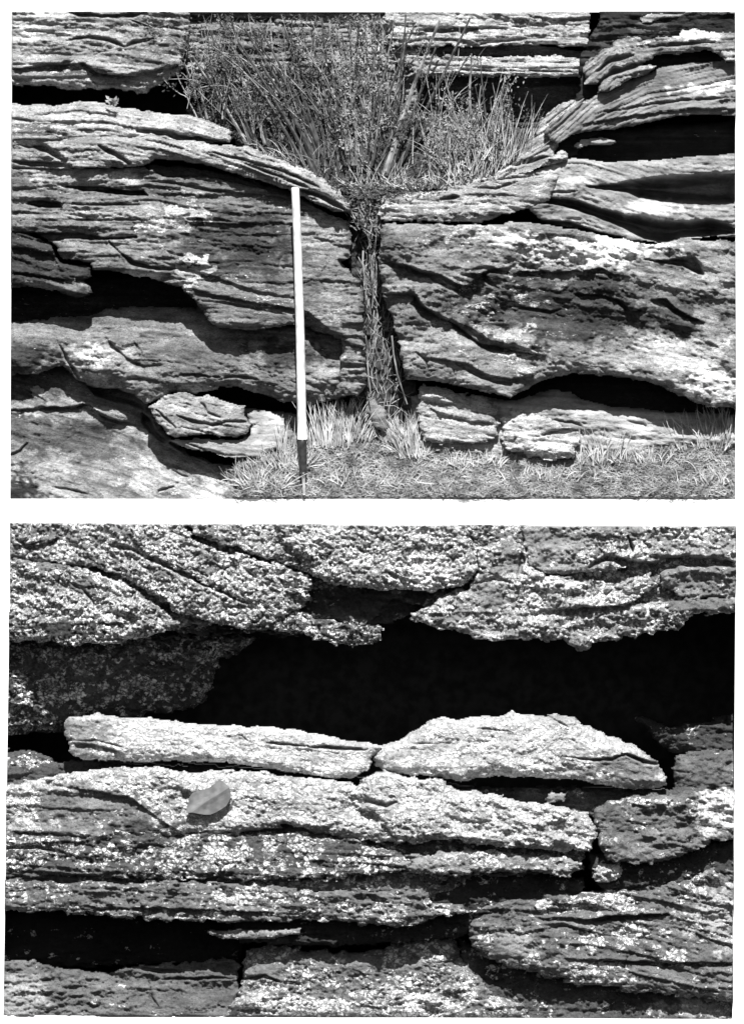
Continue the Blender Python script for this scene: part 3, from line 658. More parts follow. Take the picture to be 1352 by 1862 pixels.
lrock('rock_lobe', [(5,945),(250,945),(300,975),(330,1010),(390,1050),(440,1080),(500,1070),(560,1072),(568,1092),(540,1112),(500,1128),(440,1140),(380,1132),(320,1112),(250,1063),(210,1044),(150,1028),(5,1014)],
      58, tt, R=14, T=18, bed=[(20,960),(560,1160)], feats=[('step', [(20,990),(70,992),(110,975)], 8, 10, 14, 8), ('crack', [(28,980),(50,992),(80,984)], 4, 18), ('crack', [(270,1010),(330,1040),(400,1072),(450,1096)], 6, 26),
      ('crack', [(200,990),(240,1000),(300,1030)], 4, 14)], patches=[('tone', 140, 975, 40, 20, 0.3), ('lichen', 120, 970, 60, 14, 0.55), ('lichen', 190, 1020, 50, 12, 0.55)])
lrock('rock_lobe', [(230,945),(305,945),(350,978),(400,998),(450,1010),(520,1030),(570,1050),(572,1075),(540,1092),(500,1100),(440,1096),(390,1070),(330,1040),(270,1010),(240,980)],
      64, tt, R=12, T=16, bed=[(230,960),(560,1100)], feats=[('crack', [(280,1000),(330,1030),(380,1050)], 3, 12)])
lrock('rock_lobe', [(300,945),(520,945),(560,990),(590,1030),(560,1040),(500,1022),(450,1004),(400,990),(350,972)], 68, tt, R=12, T=18, patches=[('lichen', 380, 985, 50, 14, 0.2)])
lrock('rock_lobe', [(490,940),(830,940),(836,962),(858,982),(868,1010),(866,1040),(852,1062),(820,1070),(780,1079),(740,1072),(700,1074),(640,1068),(590,1062),(560,1040),(530,1005),(500,985)],
      88, tt, R=30, T=36, rough=10, lichen=0.92, feats=[('step', [(700,1035),(730,1050),(760,1056)], 6, 10, 12, 8)])
lrock('rock_lobe', [(5,1004),(80,1022),(150,1032),(210,1050),(250,1072),(296,1106),(330,1130),(300,1150),(240,1164),(180,1172),(120,1172),(60,1166),(5,1168)],
      62, tt, R=18, T=24, lichen=0.85, bed=[(10,1060),(300,1120)], patches=[('lichen', 150, 1062, 30, 20, 0.3), ('lichen', 110, 1140, 130, 16, 0.42), ('tone', 110, 1150, 130, 22, 0.15), ('lichen', 100, 1025, 50, 10, 0.4)],
      feats=[('bump', 240, 1110, 40, 30, 12), ('crack', [(130,1060),(160,1080),(180,1110)], 3, 10)])
lrock('rock_lobe', [(280,1100),(440,1110),(600,1040),(700,1050),(800,1062),(860,1060),(850,1090),(800,1110),(745,1118),(720,1130),(690,1140),(600,1150),(520,1160),(440,1148),(330,1160)],
      4, tt, R=18, T=20, tone=0.14, lichen=0.30, patches=[('lichen', 640, 1100, 120, 30, 0.1)])  # recess backing, darkened by tone as shade below the big lobe
lrock('rock_lobe', [(400,1138),(440,1108),(500,1096),(540,1104),(580,1124),(640,1134),(692,1138),(696,1160),(670,1172),(640,1176),(600,1170),(552,1156),(490,1146),(440,1142)],
      44, tt, R=14, T=20, lichen=0.68, tone=0.2, patches=[('lichen', 600, 1140, 50, 12, 0.45)])
lrock('rock_lobe', [(868,995),(890,984),(930,976),(958,998),(960,1030),(1000,1046),(1060,1052),(1080,1060),(1120,1058),(1180,1040),(1196,1070),(1150,1096),(1220,1090),(1340,1080),(1340,1114),(1262,1118),(1240,1138),(1160,1158),(1080,1170),(1056,1184),(1020,1168),(960,1160),(900,1166),(850,1158),(800,1142),(750,1130),(742,1114),(780,1100),(800,1080),(850,1068),(868,1040)],
      64, tt, R=14, T=24, rough=16, rs=38, lichen=0.66, tone=0.36,
      feats=[('crack', [(868,1060),(900,1050),(930,1060)], 4, 16), ('crack', [(1080,1040),(1076,1070),(1080,1095)], 3, 20), ('step', [(990,1110),(1060,1104),(1130,1100),(1180,1080)], 10, 14, 16, 10),
             ('crack', [(950,1000),(946,1030),(940,1060)], 5, 20)],
      patches=[('lichen', 930, 1010, 20, 30, 0.2), ('lichen', 900, 1085, 30, 16, 0.35), ('tone', 920, 1000, 40, 40, 0.36), ('lichen', 1040, 1070, 130, 30, 0.95), ('lichen', 1280, 1095, 70, 24, 0.2), ('tone', 1280, 1095, 70, 24, 0.30), ('lichen', 900, 1130, 90, 20, 0.8)])
lrock('rock_lobe', [(955,945),(1345,945),(1345,1085),(1250,1090),(1200,1070),(1196,1040),(1150,1030),(1090,1040),(1000,1046),(960,1030),(950,1000)],
      52, tt, R=12, T=16, rough=20, rs=38, lichen=0.42, tone=0.36,
      feats=[('crack', [(1120,1020),(1180,1032),(1240,1020),(1340,1026)], 11, 50), ('crack', [(1070,1032),(1100,1015),(1140,1018)], 5, 26), ('crack', [(1140,975),(1150,1000),(1140,1016)], 3, 20)],
      patches=[('lichen', 1000, 980, 40, 30, 0.22), ('lichen', 1110, 1000, 70, 30, 0.9), ('lichen', 1270, 1055, 80, 26, 0.25), ('tone', 1270, 1055, 80, 26, 0.32), ('lichen', 1240, 972, 70, 16, 0.85), ('lichen', 1060, 960, 30, 6, 0.7)])
lrock('rock_lobe', [(855,945),(880,950),(900,962),(905,985),(880,990),(868,1000),(850,975)], 20, tt, R=10, T=16, tone=0.16, lichen=0.3)
# shaded rock at left below the overhang, tone lowered to deepen the shade
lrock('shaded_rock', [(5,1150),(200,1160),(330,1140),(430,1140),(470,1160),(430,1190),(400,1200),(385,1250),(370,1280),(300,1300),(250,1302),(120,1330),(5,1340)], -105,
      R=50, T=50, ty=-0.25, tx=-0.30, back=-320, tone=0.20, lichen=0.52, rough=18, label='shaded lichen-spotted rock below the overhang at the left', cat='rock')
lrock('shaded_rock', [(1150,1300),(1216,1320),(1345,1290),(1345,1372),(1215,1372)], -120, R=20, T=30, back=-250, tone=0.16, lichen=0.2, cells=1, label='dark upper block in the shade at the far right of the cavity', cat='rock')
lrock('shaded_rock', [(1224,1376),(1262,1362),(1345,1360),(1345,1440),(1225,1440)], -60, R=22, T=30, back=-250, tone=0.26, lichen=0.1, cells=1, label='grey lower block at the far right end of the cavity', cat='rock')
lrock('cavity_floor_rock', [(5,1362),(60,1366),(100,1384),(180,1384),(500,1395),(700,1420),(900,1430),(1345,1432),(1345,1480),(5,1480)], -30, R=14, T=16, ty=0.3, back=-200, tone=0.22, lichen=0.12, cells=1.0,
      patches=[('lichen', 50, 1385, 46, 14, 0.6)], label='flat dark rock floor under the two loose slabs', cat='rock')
# loose slabs
lrock('loose_slab', [(118,1312),(126,1303),(160,1299),(176,1295),(220,1302),(290,1306),(380,1316),(440,1319),(500,1321),(560,1330),(620,1342),(670,1350),(698,1354),(690,1362),(678,1374),(672,1398),(640,1414),(600,1414),(560,1408),(500,1399),(430,1389),(400,1385),(330,1385),(250,1384),(180,1382),(140,1378),(122,1366),(128,1350),(116,1336)],
      48, R=18, T=26, back=-60, ty=0.05, rough=5, rs=50, cells=1.0, flake=1.2, cell=7, rag=2.5, tone=0.50, lichen=0.78, bed=[(118,1330),(690,1380)], beds=((22, 2.5),),
      feats=[('crack', [(484,1348),(520,1353),(560,1355)], 2.4, 18), ('crack', [(560,1356),(600,1358),(668,1362)], 3.2, 24), ('crack', [(400,1338),(440,1336),(450,1345)], 1.6, 8),
             ('step', [(130,1350),(170,1352),(210,1362),(230,1372)], 8, 12, 6, 8), ('crack', [(128,1346),(180,1346),(230,1358)], 2, 9)],
      patches=[('lichen', 165, 1330, 50, 34, 0.22), ('tone', 160, 1330, 50, 34, 0.40), ('lichen', 540, 1380, 60, 12, 0.5), ('lichen', 660, 1352, 34, 8, 0.4)],
      label='long flat loose slab, pale with lichen, at the left of the black cavity', cat='rock slab')
lrock('loose_slab', [(678,1392),(676,1372),(694,1352),(722,1344),(760,1322),(790,1304),(816,1302),(832,1308),(880,1300),(905,1302),(930,1291),(950,1298),(1020,1299),(1044,1304),(1060,1316),(1100,1332),(1160,1358),(1196,1384),(1198,1392),(1210,1412),(1210,1430),(1180,1434),(1150,1436),(1090,1426),(1040,1416),(900,1412),(840,1420),(800,1411),(740,1408),(700,1404)],
      46, R=26, T=34, back=-60, ty=0.05, rough=7, rs=50, cells=1.2, flake=1.4, cell=8, rag=3, tone=0.46, lichen=0.68, bed=[(680,1370),(930,1370),(1200,1400)], beds=((26, 2.5),),
      feats=[('crack', [(1020,1372),(1060,1380),(1110,1380),(1136,1370),(1160,1380),(1198,1390)], 2.6, 18), ('crack', [(1140,1372),(1170,1386),(1196,1388)], 3.5, 20), ('crack', [(990,1298),(1010,1310),(1030,1320),(1052,1314)], 1.8, 9),
             ('crack', [(740,1352),(790,1350),(820,1350)], 1.6, 8), ('crack', [(850,1320),(900,1326),(930,1330)], 1.6, 8)],
      patches=[('lichen', 1140, 1400, 80, 34, 0.2), ('tone', 1140, 1400, 80, 34, 0.30), ('lichen', 1000, 1305, 60, 8, 0.1), ('lichen', 830, 1315, 60, 16, 0.9), ('lichen', 710, 1360, 24, 24, 0.4)],
      label='dome-shaped loose slab with a crack at its right tip, in front of the cavity', cat='rock slab')
lrock('stone_chip', [(985,1452),(1000,1436),(1030,1436),(1026,1452),(1000,1460)], 20, R=8, T=14, back=-40, rough=2, tone=0.35, lichen=0.05, cells=0, label='small stone chip wedged under the dome-shaped slab', cat='stone')
# ledge bands
tb = thing('banded_ledge', 'banded ledge below the cavity, top edge thick with white lichen', 'rock ledge', 560, 1680, 60)
lrock('rock_core', [(5,1440),(700,1440),(1070,1480),(1060,1580),(1000,1585),(860,1596),(790,1630),(770,1664),(700,1672),(500,1664),(200,1658),(5,1645)],
      46, tb, R=10, T=14, rough=14, lichen=0.45, tone=0.26, beds=((18, 6), (8, 3)), back=-150)
lrock('rock_band', [(5,1436),(40,1420),(90,1409),(160,1398),(220,1394),(300,1390),(330,1402),(400,1400),(460,1398),(540,1412),(600,1416),(640,1420),(660,1440),(700,1480),(730,1530),(690,1528),(640,1524),(580,1514),(520,1500),(440,1514),(350,1516),(300,1520),(200,1526),(100,1522),(5,1520)],
      84, tb, R=16, T=24, back=-130, ty=0.0, rough=8, cells=1.8, cell=8, tone=0.42, lichen=0.86, bed=[(10,1440),(700,1460)], rag=4,
      feats=[('bump', 180, 1480, 110, 40, -14), ('step', [(80,1420),(240,1450),(310,1500),(340,1516)], 6, 20, 4, 16), ('bump', 500, 1450, 120, 26, 10), ('bump', 550, 1520, 120, 14, -14), ('crack', [(20,1512),(90,1518),(160,1522)], 4, 16)],
      patches=[('lichen', 150, 1470, 110, 46, 0.20), ('lichen', 250, 1498, 70, 22, 0.14), ('tone', 170, 1475, 130, 46, 0.30), ('tone', 270, 1505, 60, 16, 0.16), ('lichen', 50, 1470, 26, 40, 0.9), ('lichen', 560, 1512, 120, 10, 0.5)])
lrock('rock_band', [(656,1466),(662,1454),(642,1444),(650,1426),(668,1406),(700,1399),(740,1410),(800,1415),(830,1432),(900,1442),(940,1452),(980,1458),(1030,1466),(1060,1474),(1078,1490),(1084,1520),(1070,1546),(1020,1548),(960,1542),(900,1538),(820,1526),(750,1532),(726,1530),(706,1512),(690,1500),(680,1484),(664,1478)],
      96, tb, R=16, T=24, back=-130, rough=9, cells=1.9, cell=8, tone=0.42, lichen=0.88, bed=[(640,1440),(1080,1490)], rag=4,
      feats=[('crack', [(632,1448),(668,1454),(700,1462),(720,1456)], 4, 16), ('bump', 850, 1480, 120, 26, 10)], patches=[('lichen', 1050, 1500, 26, 40, 0.75)])
lrock('rock_band', [(5,1500),(100,1506),(330,1504),(440,1508),(560,1512),(640,1520),(700,1538),(740,1550),(780,1568),(740,1584),(700,1584),(600,1596),(500,1598),(400,1597),(300,1598),(200,1594),(5,1592)],
      74, tb, R=12, T=18, back=-150, ty=0.1, rough=10, lichen=0.58, tone=0.20, bed=[(10,1550),(700,1570)], beds=((20, 5), (9, 2)), cells=2.6,
      feats=[('crack', [(5,1540),(60,1538),(120,1548)], 4, 20), ('step', [(10,1580),(100,1584),(200,1590)], 6, 10, 8, 8)],
      patches=[('lichen', 140, 1580, 140, 14, 0.15), ('tone', 100, 1580, 100, 14, 0.25), ('lichen', 360, 1560, 90, 20, 0.85), ('lichen', 30, 1570, 30, 14, 0.9), ('lichen', 650, 1560, 60, 14, 0.7), ('lichen', 260, 1520, 60, 8, 0.2)])
lrock('rock_band', [(700,1562),(780,1548),(820,1540),(900,1545),(980,1552),(1040,1556),(1058,1568),(1052,1582),(1036,1592),(960,1586),(900,1582),(850,1588),(800,1590),(740,1584)],
      86, tb, R=12, T=18, back=-130, rough=6, lichen=0.62, tone=0.36, cells=2.2, patches=[('lichen', 760, 1570, 40, 14, 0.15)])
lrock('rock_band', [(5,1594),(60,1598),(200,1600),(360,1598),(430,1602),(500,1606),(600,1618),(700,1614),(770,1612),(784,1640),(840,1640),(852,1656),(800,1664),(756,1680),(700,1682),(620,1676),(560,1672),(400,1674),(300,1672),(200,1664),(100,1656),(5,1652)],
      76, tb, R=12, T=18, back=-130, rough=9, lichen=0.42, tone=0.27, bed=[(10,1630),(800,1650)], beds=((18, 5), (8, 2.5)), cells=2.4,
      feats=[('step', [(150,1646),(300,1648),(440,1654),(600,1660)], 8, 9, 6, 7)],
      patches=[('lichen', 440, 1626, 50, 16, 1.2), ('lichen', 500, 1628, 30, 14, 0.9), ('lichen', 565, 1625, 34, 10, 0.75), ('lichen', 590, 1655, 60, 12, 0.5), ('lichen', 690, 1655, 50, 20, 0.75), ('lichen', 40, 1625, 50, 20, 0.6), ('lichen', 220, 1660, 100, 8, 0.5), ('lichen', 620, 1625, 34, 12, 0.1), ('lichen', 180, 1625, 50, 12, 0.15)])
lrock('rock_band', [(370,1690),(440,1686),(500,1688),(550,1684),(546,1696),(500,1703),(440,1706),(400,1704)], 56, tb, R=8, T=12, back=-60, rough=3, lichen=0.4, tone=0.36, rag=2, cells=1.5)
lrock('rock_band', [(440,1590),(800,1590),(900,1580),(1060,1592),(1060,1640),(880,1660),(840,1700),(740,1712),(560,1720),(440,1712),(420,1690)], 30, tb, R=14, T=18, back=-200, tone=0.13, lichen=0.25, rough=16, cells=2)
# right of the ledge
lrock('grey_block', [(1070,1470),(1100,1452),(1160,1444),(1250,1436),(1345,1428),(1345,1520),(1290,1530),(1240,1556),(1180,1570),(1110,1568),(1090,1548),(1082,1516)],
      84, R=12, T=20, rough=15, rs=34, tone=0.28, lichen=0.22, cells=2.2, patches=[('lichen', 1310, 1470, 60, 40, 0.5), ('tone', 1310, 1470, 60, 44, 0.6), ('lichen', 1140, 1456, 90, 8, 0.75), ('tone', 1220, 1480, 40, 50, 0.30), ('lichen', 1100, 1520, 40, 30, 0.35)],
      label='dark grey block right of the white ledge, pale on its far side', cat='rock')
lrock('shaded_rock', [(1060,1548),(1180,1556),(1345,1510),(1345,1600),(1250,1600),(1150,1620),(1080,1610)], 44, R=14, T=18, tone=0.15, lichen=0.25, rough=14, label='dark lichen-spotted rock between the grey block and the broad lower rock', cat='rock')
lrock('lichen_clump', [(1072,1576),(1090,1566),(1130,1568),(1132,1590),(1110,1604),(1078,1600)], 60, R=12, T=18, back=0, rough=6, rs=12, tone=0.3, lichen=1.0, cells=4, cell=8, label='ragged clump of pale lichen in the gap right of the white ledge', cat='lichen')
lrock('broad_rock', [(848,1700),(850,1676),(866,1654),(900,1634),(960,1624),(1020,1622),(1100,1612),(1180,1606),(1250,1598),(1280,1570),(1345,1552),(1345,1818),(1290,1816),(1240,1810),(1160,1802),(1100,1794),(1040,1786),(1000,1776),(940,1762),(900,1750),(870,1735)],
      44, R=20, T=30, ty=-0.05, rough=18, rs=50, stretch=2.2, lichen=0.38, tone=0.27, bed=[(850,1680),(1100,1690),(1340,1740)], beds=((34, 8), (14, 3)), cells=2.6, cell=8,
      feats=[('step', [(970,1666),(1060,1668),(1130,1664),(1210,1658)], 10, 12, 16, 9), ('crack', [(1080,1670),(1160,1664),(1212,1660)], 4, 26), ('crack', [(1090,1744),(1160,1748),(1240,1750),(1330,1750)], 3.4, 20),
             ('step', [(1020,1740),(1120,1746),(1240,1750),(1330,1752)], 7, 10, 8, 8), ('bump', 930, 1715, 40, 24, 8)],
      patches=[('lichen', 1090, 1636, 60, 26, 0.80), ('lichen', 984, 1645, 14, 12, 1.0), ('lichen', 1066, 1706, 26, 24, 0.95), ('lichen', 1140, 1700, 34, 26, 0.95), ('lichen', 1030, 1775, 36, 20, 0.9), ('lichen', 1225, 1742, 40, 14, 0.8), ('lichen', 1080, 1756, 50, 10, 0.7),
               ('lichen', 935, 1715, 40, 24, 0.12), ('tone', 935, 1715, 44, 28, 0.36), ('lichen', 1300, 1650, 50, 60, 0.45), ('tone', 1310, 1660, 60, 60, 0.45), ('lichen', 900, 1670, 40, 30, 0.2), ('lichen', 1030, 1680, 40, 18, 0.15), ('lichen', 960, 1750, 60, 8, 0.7), ('lichen', 875, 1715, 16, 30, 0.6)],
      label='broad striped rock with round white lichen rosettes at lower right', cat='rock')
lrock('floor_rock', [(825,1700),(880,1720),(1345,1790),(1345,1860),(960,1860),(860,1800)], -10, R=14, T=14, ty=0.15, tone=0.20, lichen=0.30, rough=10, patches=[('tone', 1290, 1830, 90, 26, 0.42), ('lichen', 1290, 1830, 90, 24, 0.5)], label='shaded rock floor beneath the broad striped rock', cat='rock')
lrock('lichened_boulder', [(438,1748),(450,1724),(480,1716),(520,1716),(560,1724),(600,1726),(650,1728),(700,1722),(720,1706),(760,1698),(820,1698),(838,1720),(836,1746),(868,1768),(884,1796),(930,1816),(960,1830),(975,1860),(415,1860),(400,1836),(432,1800),(440,1775)],
      8, R=26, T=36, ty=0.02, rough=13, tone=0.30, lichen=0.66, cells=3, feats=[('crack', [(440,1778),(480,1772),(510,1782)], 3, 16), ('bump', 480, 1762, 30, 14, 10)],
      patches=[('lichen', 480, 1762, 28, 10, 0.0), ('lichen', 630, 1745, 80, 20, 0.35), ('lichen', 640, 1800, 26, 30, 0.3), ('lichen', 760, 1760, 60, 16, 0.4), ('lichen', 740, 1820, 80, 30, 0.95), ('lichen', 540, 1830, 90, 20, 0.95), ('lichen', 560, 1735, 30, 12, 0.25)],
      label='lichen-patched boulder at the bottom centre of the lower picture', cat='boulder')
lrock('grey_rock', [(5,1744),(70,1742),(84,1752),(130,1757),(200,1768),(236,1754),(300,1748),(380,1742),(420,1738),(436,1748),(436,1860),(5,1860)],
      0, R=18, T=14, ty=0.12, rough=10, tone=0.26, lichen=0.10, cells=1.4, cell=6, feats=[('crack', [(232,1754),(280,1762),(330,1764)], 3, 16), ('crack', [(272,1780),(276,1810),(290,1826)], 2.4, 10), ('crack', [(300,1778),(360,1776),(436,1776)], 2.5, 14)],
      patches=[('tone', 40, 1810, 50, 50, 0.42), ('lichen', 40, 1810, 50, 50, 0.05), ('lichen', 75, 1803, 10, 7, 0.9), ('tone', 45, 1758, 40, 10, 0.24), ('lichen', 200, 1830, 160, 16, 0.3), ('tone', 180, 1800, 80, 30, 0.27)],
      label='plain grey rock in the bottom left corner under the black slot', cat='rock')
lrock('slot_rock', [(5,1650),(440,1670),(440,1750),(5,1760)], -70, R=10, T=10, back=-220, tone=0.09, lichen=0.15, cells=1.5, label='rock inside the long black slot at lower left, coloured near-black for shade', cat='rock')  # low tone paints the slot's shade into the rock
# ================================================================== GROUND, SOIL, PLANTS
def relief(name, poly, relf, win, m, rough=4, kind='structure', label=None, back=-90, g=3.0):
    """soil or ground surface: relf(X, Y) gives the height in front of the page"""
    xs = [p[0] for p in poly]; ys = [p[1] for p in poly]
    X, Y = np.meshgrid(np.arange(min(xs), max(xs), g), np.arange(min(ys), max(ys), g))
    H = relf(X, Y) + rough * fbm(X / 16, Y / 8, 5, 4)
    H = np.minimum(H, np.maximum((max(p[1] for p in win) - 1 - Y) * 3.0, -3))
    H = np.where(inside(X, Y, win), H, np.minimum(H, -3.5))
    ins = inside(X + 4 * fbm(X / 12, Y / 12, 6), Y + 4 * fbm(X / 12, Y / 12, 8), poly)
    q = ins[:-1, :-1] & ins[1:, :-1] & ins[:-1, 1:] & ins[1:, 1:]
    D = H + LEAN * (Y - PY0)
    co = np.stack([(X - PX0) * S, -D * S, ZC + (PY0 - Y) * S], -1).reshape(-1, 3)
    idx = np.arange(X.size).reshape(X.shape)
    quads = np.stack([idx[:-1, :-1], idx[1:, :-1], idx[1:, 1:], idx[:-1, 1:]], -1)[q]
    used = np.unique(quads); rm = np.full(X.size, -1); rm[used] = np.arange(len(used))
    o = link(name, np_mesh(name, co[used], rm[quads]), None, m); tag(o, label, None, None, kind); return o
def ground_rel(X, Y):
    return -12 + (np.asarray(Y, float) - 800) * 0.11 + 4 * np.sin(np.asarray(X, float) / 60)
def soil_rel(X, Y):
    return -6 + (np.asarray(Y, float) - 200) * 0.42
def cleft_rel(X, Y):
    return -16 + 0 * np.asarray(X, float) - 10 * np.clip((np.asarray(Y, float) - 520) / 200, 0, 1)
M_GROUND = plain('straw_covered_earth', 0.15, 0.09, 0.14, zfreq=2.2)
relief('ground', [(470,822),(500,800),(560,780),(700,775),(780,795),(900,810),(1040,815),(1345,770),(1345,918),(424,918),(440,860)], ground_rel, WIN_A, M_GROUND, 5, 'structure', 'straw-littered ground at the foot of the rocks')
relief('soil_bank', [(330,190),(420,200),(700,200),(860,205),(940,225),(985,262),(980,290),(900,325),(800,345),(740,352),(705,356),(680,362),(660,362),(640,358),(622,350),(600,345),(520,300),(430,255),(345,215)], soil_rel, WIN_A, M_SOIL, 8, 'structure', 'dark soil bank the shrubs grow from')
relief('cleft_soil', [(628,350),(706,350),(700,480),(708,560),(735,640),(765,720),(775,800),(600,800),(655,700),(655,560),(628,460)], cleft_rel, WIN_A, M_SOIL, 10, 'structure', 'dark soil and litter filling the cleft')

class Buf:
    """collects tubes and blades in plan space (x right, y down, rel toward the viewer)"""
    def __init__(s): s.v = []; s.f = []
    def tube(s, pts, r0, r1, n=4):
        k = len(pts); base = len(s.v)
        for i, p in enumerate(pts):
            a = pts[max(i - 1, 0)]; b = pts[min(i + 1, k - 1)]
            tx, ty = b[0] - a[0], b[1] - a[1]; L = math.hypot(tx, ty) + 1e-6
            ux, uy = -ty / L, tx / L; r = r0 + (r1 - r0) * i / (k - 1)
            for j in range(n):
                c, d = math.cos(2 * math.pi * j / n), math.sin(2 * math.pi * j / n)
                s.v.append(W(p[0] + ux * r * c, p[1] + uy * r * c, p[2] + r * d))
        for i in range(k - 1):
            for j in range(n):
                a = base + i * n + j; b = base + i * n + (j + 1) % n
                s.f.append((a, b, b + n, a + n))
        s.f.append(tuple(range(base, base + n))); s.f.append(tuple(range(base + (k - 1) * n + n - 1, base + (k - 1) * n - 1, -1)))
    def blade(s, pts, w, rnd):
        k = len(pts); base = len(s.v); tw = rnd.uniform(-0.7, 0.7)
        for i, p in enumerate(pts):
            a = pts[max(i - 1, 0)]; b = pts[min(i + 1, k - 1)]
            tx, ty = b[0] - a[0], b[1] - a[1]; L = math.hypot(tx, ty) + 1e-6
            ux, uy = -ty / L, tx / L; ww = w * (1 - (i / (k - 1)) ** 2 * 0.85) / 2
            s.v.append(W(p[0] + ux * ww, p[1] + uy * ww, p[2] + tw * ww)); s.v.append(W(p[0] - ux * ww, p[1] - uy * ww, p[2] - tw * ww))
        for i in range(k - 1):
            a = base + 2 * i; s.f.append((a, a + 1, a + 3, a + 2))
    def leaf(s, x, y, r, L, w, ang, rnd):
        c, q = math.cos(ang), math.sin(ang); t = rnd.uniform(-.8, .8); base = len(s.v)
        for (u, v, h) in ((0, 0, 0), (.45, .5, .15), (1, 0, 0), (.45, -.5, .15)):
            s.v.append(W(x + (u * L * c - v * w * q), y + (u * L * q + v * w * c), r + t * v * w + h * w + rnd.uniform(-.3,.3)*L*u))
        s.f.append((base, base + 1, base + 2)); s.f.append((base, base + 2, base + 3))
    def build(s, name, m, parent=None, kind=None):
        me = bpy.data.meshes.new(name); me.from_pydata(s.v, [], s.f); me.update()
        o = link(name, me, None, m)
        if parent is not None: attach(o, parent)
        tag(o, None, None, None, kind); return o
R = random.Random(7)
def arc(x, y, r, L, ang, bend, n=6, rise=0.0, wob=0.0, ymin=22):
    """a curved line from a root: ang 0 = straight up, positive leans right"""
    pts = [(x, y, r)]; a = ang; st = L / n
    for i in range(n):
        x += math.sin(a) * st; y -= math.cos(a) * st; r += rise * st
        if y < ymin or x < 24 or x > 1333: break
        pts.append((x + R.uniform(-wob, wob), y, r)); a += bend / n + R.uniform(-.05, .05)
    return pts
# --- shrubs: root x, root y, rel, stem angles...
def shrub(label, x, y, rel, stems, twigs, leaves, leafm, barkm, spread, height, leafL=6, lean=0.0, group='shrubs on the soil bank'):
    t = thing('shrub', label, 'shrub', x, y, rel, group)
    tips = []
    for (dx, ang, L, w, bend) in stems:
        b = Buf(); p = arc(x + dx, y, rel + R.uniform(-4, 10), L, ang, bend, 9, 0.06, 1.2)
        if len(p) < 3: continue
        b.tube(p, w * 1.25, w * 0.5); b.build('stem', M_TWIG if R.random() < .3 else barkm, t); tips.append(p)
    b = Buf(); ends = []
    for i in range(twigs):
        if tips and R.random() < .6:
            p0 = R.choice(R.choice(tips)[2:] or tips[0]); sx, sy, sr = p0
        else:
            sx, sy, sr = x + R.gauss(0, spread * .35), y - R.uniform(0, .25) * height, rel + R.uniform(0, 20)
        p = arc(sx, sy, sr, R.uniform(.25, .85) * height, lean + R.gauss(0, .38), R.gauss(0, .5), 6, R.uniform(-.05, .25), .8)
        if len(p) > 2: b.tube(p, R.uniform(.6, 1.1), .4, 3); ends += p[1:]
    b.build('twigs', M_TWIG, t, 'stuff')
    if leaves:
        b = Buf(); cl = [R.choice(ends) for _ in range(max(leaves // 14, 1))]
        for i in range(int(leaves * .7)):
            px, py, pr = R.choice(cl); q = R.gauss(0, 8); a = R.gauss(0, 10)
            X_, Y_ = px + q * .8, py + a * .8
            if Y_ < 24 or Y_ > 340 or X_ < 30 or X_ > 1325: continue
            b.leaf(X_, Y_, pr + R.uniform(-4, 8), R.uniform(.6, 1.3) * leafL, R.uniform(.3, .5) * leafL, R.uniform(0, 6.28), R)
        b.build('leaves', leafm, t, 'stuff')
    return t
def st(n, x0, x1, a0, a1, L0, L1, w0, w1):
    return [(x0 + (x1 - x0) * (i + .5) / n + R.uniform(-4, 4), a0 + (a1 - a0) * (i + .5) / n + R.uniform(-.06, .06), R.uniform(L0, L1), R.uniform(w0, w1), R.uniform(-.2, .2)) for i in range(n)]
shrub('thin twiggy shrub with small leaves at the end of the black slot', 385, 215, 34, st(7, -30, 40, -.45, .35, 70, 170, 1.0, 1.8), 40, 1300, M_GREEN, M_STEM, 80, 180, 6.5)
shrub('bare-stemmed shrub with crossing twigs above the layered ledge', 490, 262, 34, st(9, -50, 50, -.55, .1, 110, 240, 1.3, 2.6), 60, 2000, M_GREEN, M_STEM, 90, 220, 7)
shrub('tall shrub of dark upright stems in the middle of the bank', 625, 325, 46, st(26, -55, 45, -.50, .22, 240, 330, 1.8, 4.2), 60, 2800, M_GREEN, M_STEM, 110, 300, 7.5)
shrub('sage-like shrub with pale feathery leaves beside the tall dark stems', 655, 300, 62, st(8, -30, 20, -.30, .25, 150, 230, 1.4, 2.6), 34, 1900, M_PALE, M_STEM, 60, 210, 6)
shrub('dark shrub leaning right in front of the pale back wall', 690, 318, 50, st(7, -20, 30, .05, .50, 220, 320, 2.0, 4.4), 30, 1400, M_GREEN, M_STEM, 60, 240, 5.5)
shrub('bushy low shrub with dense pale foliage right of the centre', 830, 318, 52, st(7, -50, 50, -.3, .4, 60, 150, 1.1, 2.0), 50, 2000, M_PALE, M_STEM, 100, 120, 6)
shrub('dark-stemmed shrub against the shaded back wall at the right end of the bank', 885, 300, 44, st(6, -50, 20, -.45, .2, 120, 210, 1.4, 3.0), 22, 500, M_GREEN, M_STEM, 60, 150, 5.5)
# ground-hugging foliage over the soil bank
t = tag(Buf().build('x', None), None) if False else None
b = Buf()
for i in range(3400):
    X_ = R.uniform(345, 960); lo = np.interp(X_, [345, 430, 520, 640, 700, 800, 900, 960], [205, 250, 298, 375, 362, 340, 318, 290])
    Y_ = lo - abs(R.gauss(0, 55)); 
    if Y_ < 130: continue
    rel = float(soil_rel(X_, Y_)) + R.uniform(2, 26)
    b.leaf(X_, Y_, rel, R.uniform(4, 9), R.uniform(2, 3.6), R.uniform(0, 6.28), R)
tag(b.build('ground_cover', M_GREEN), 'low leafy ground cover spread over the soil bank', 'ground cover', None, 'stuff')
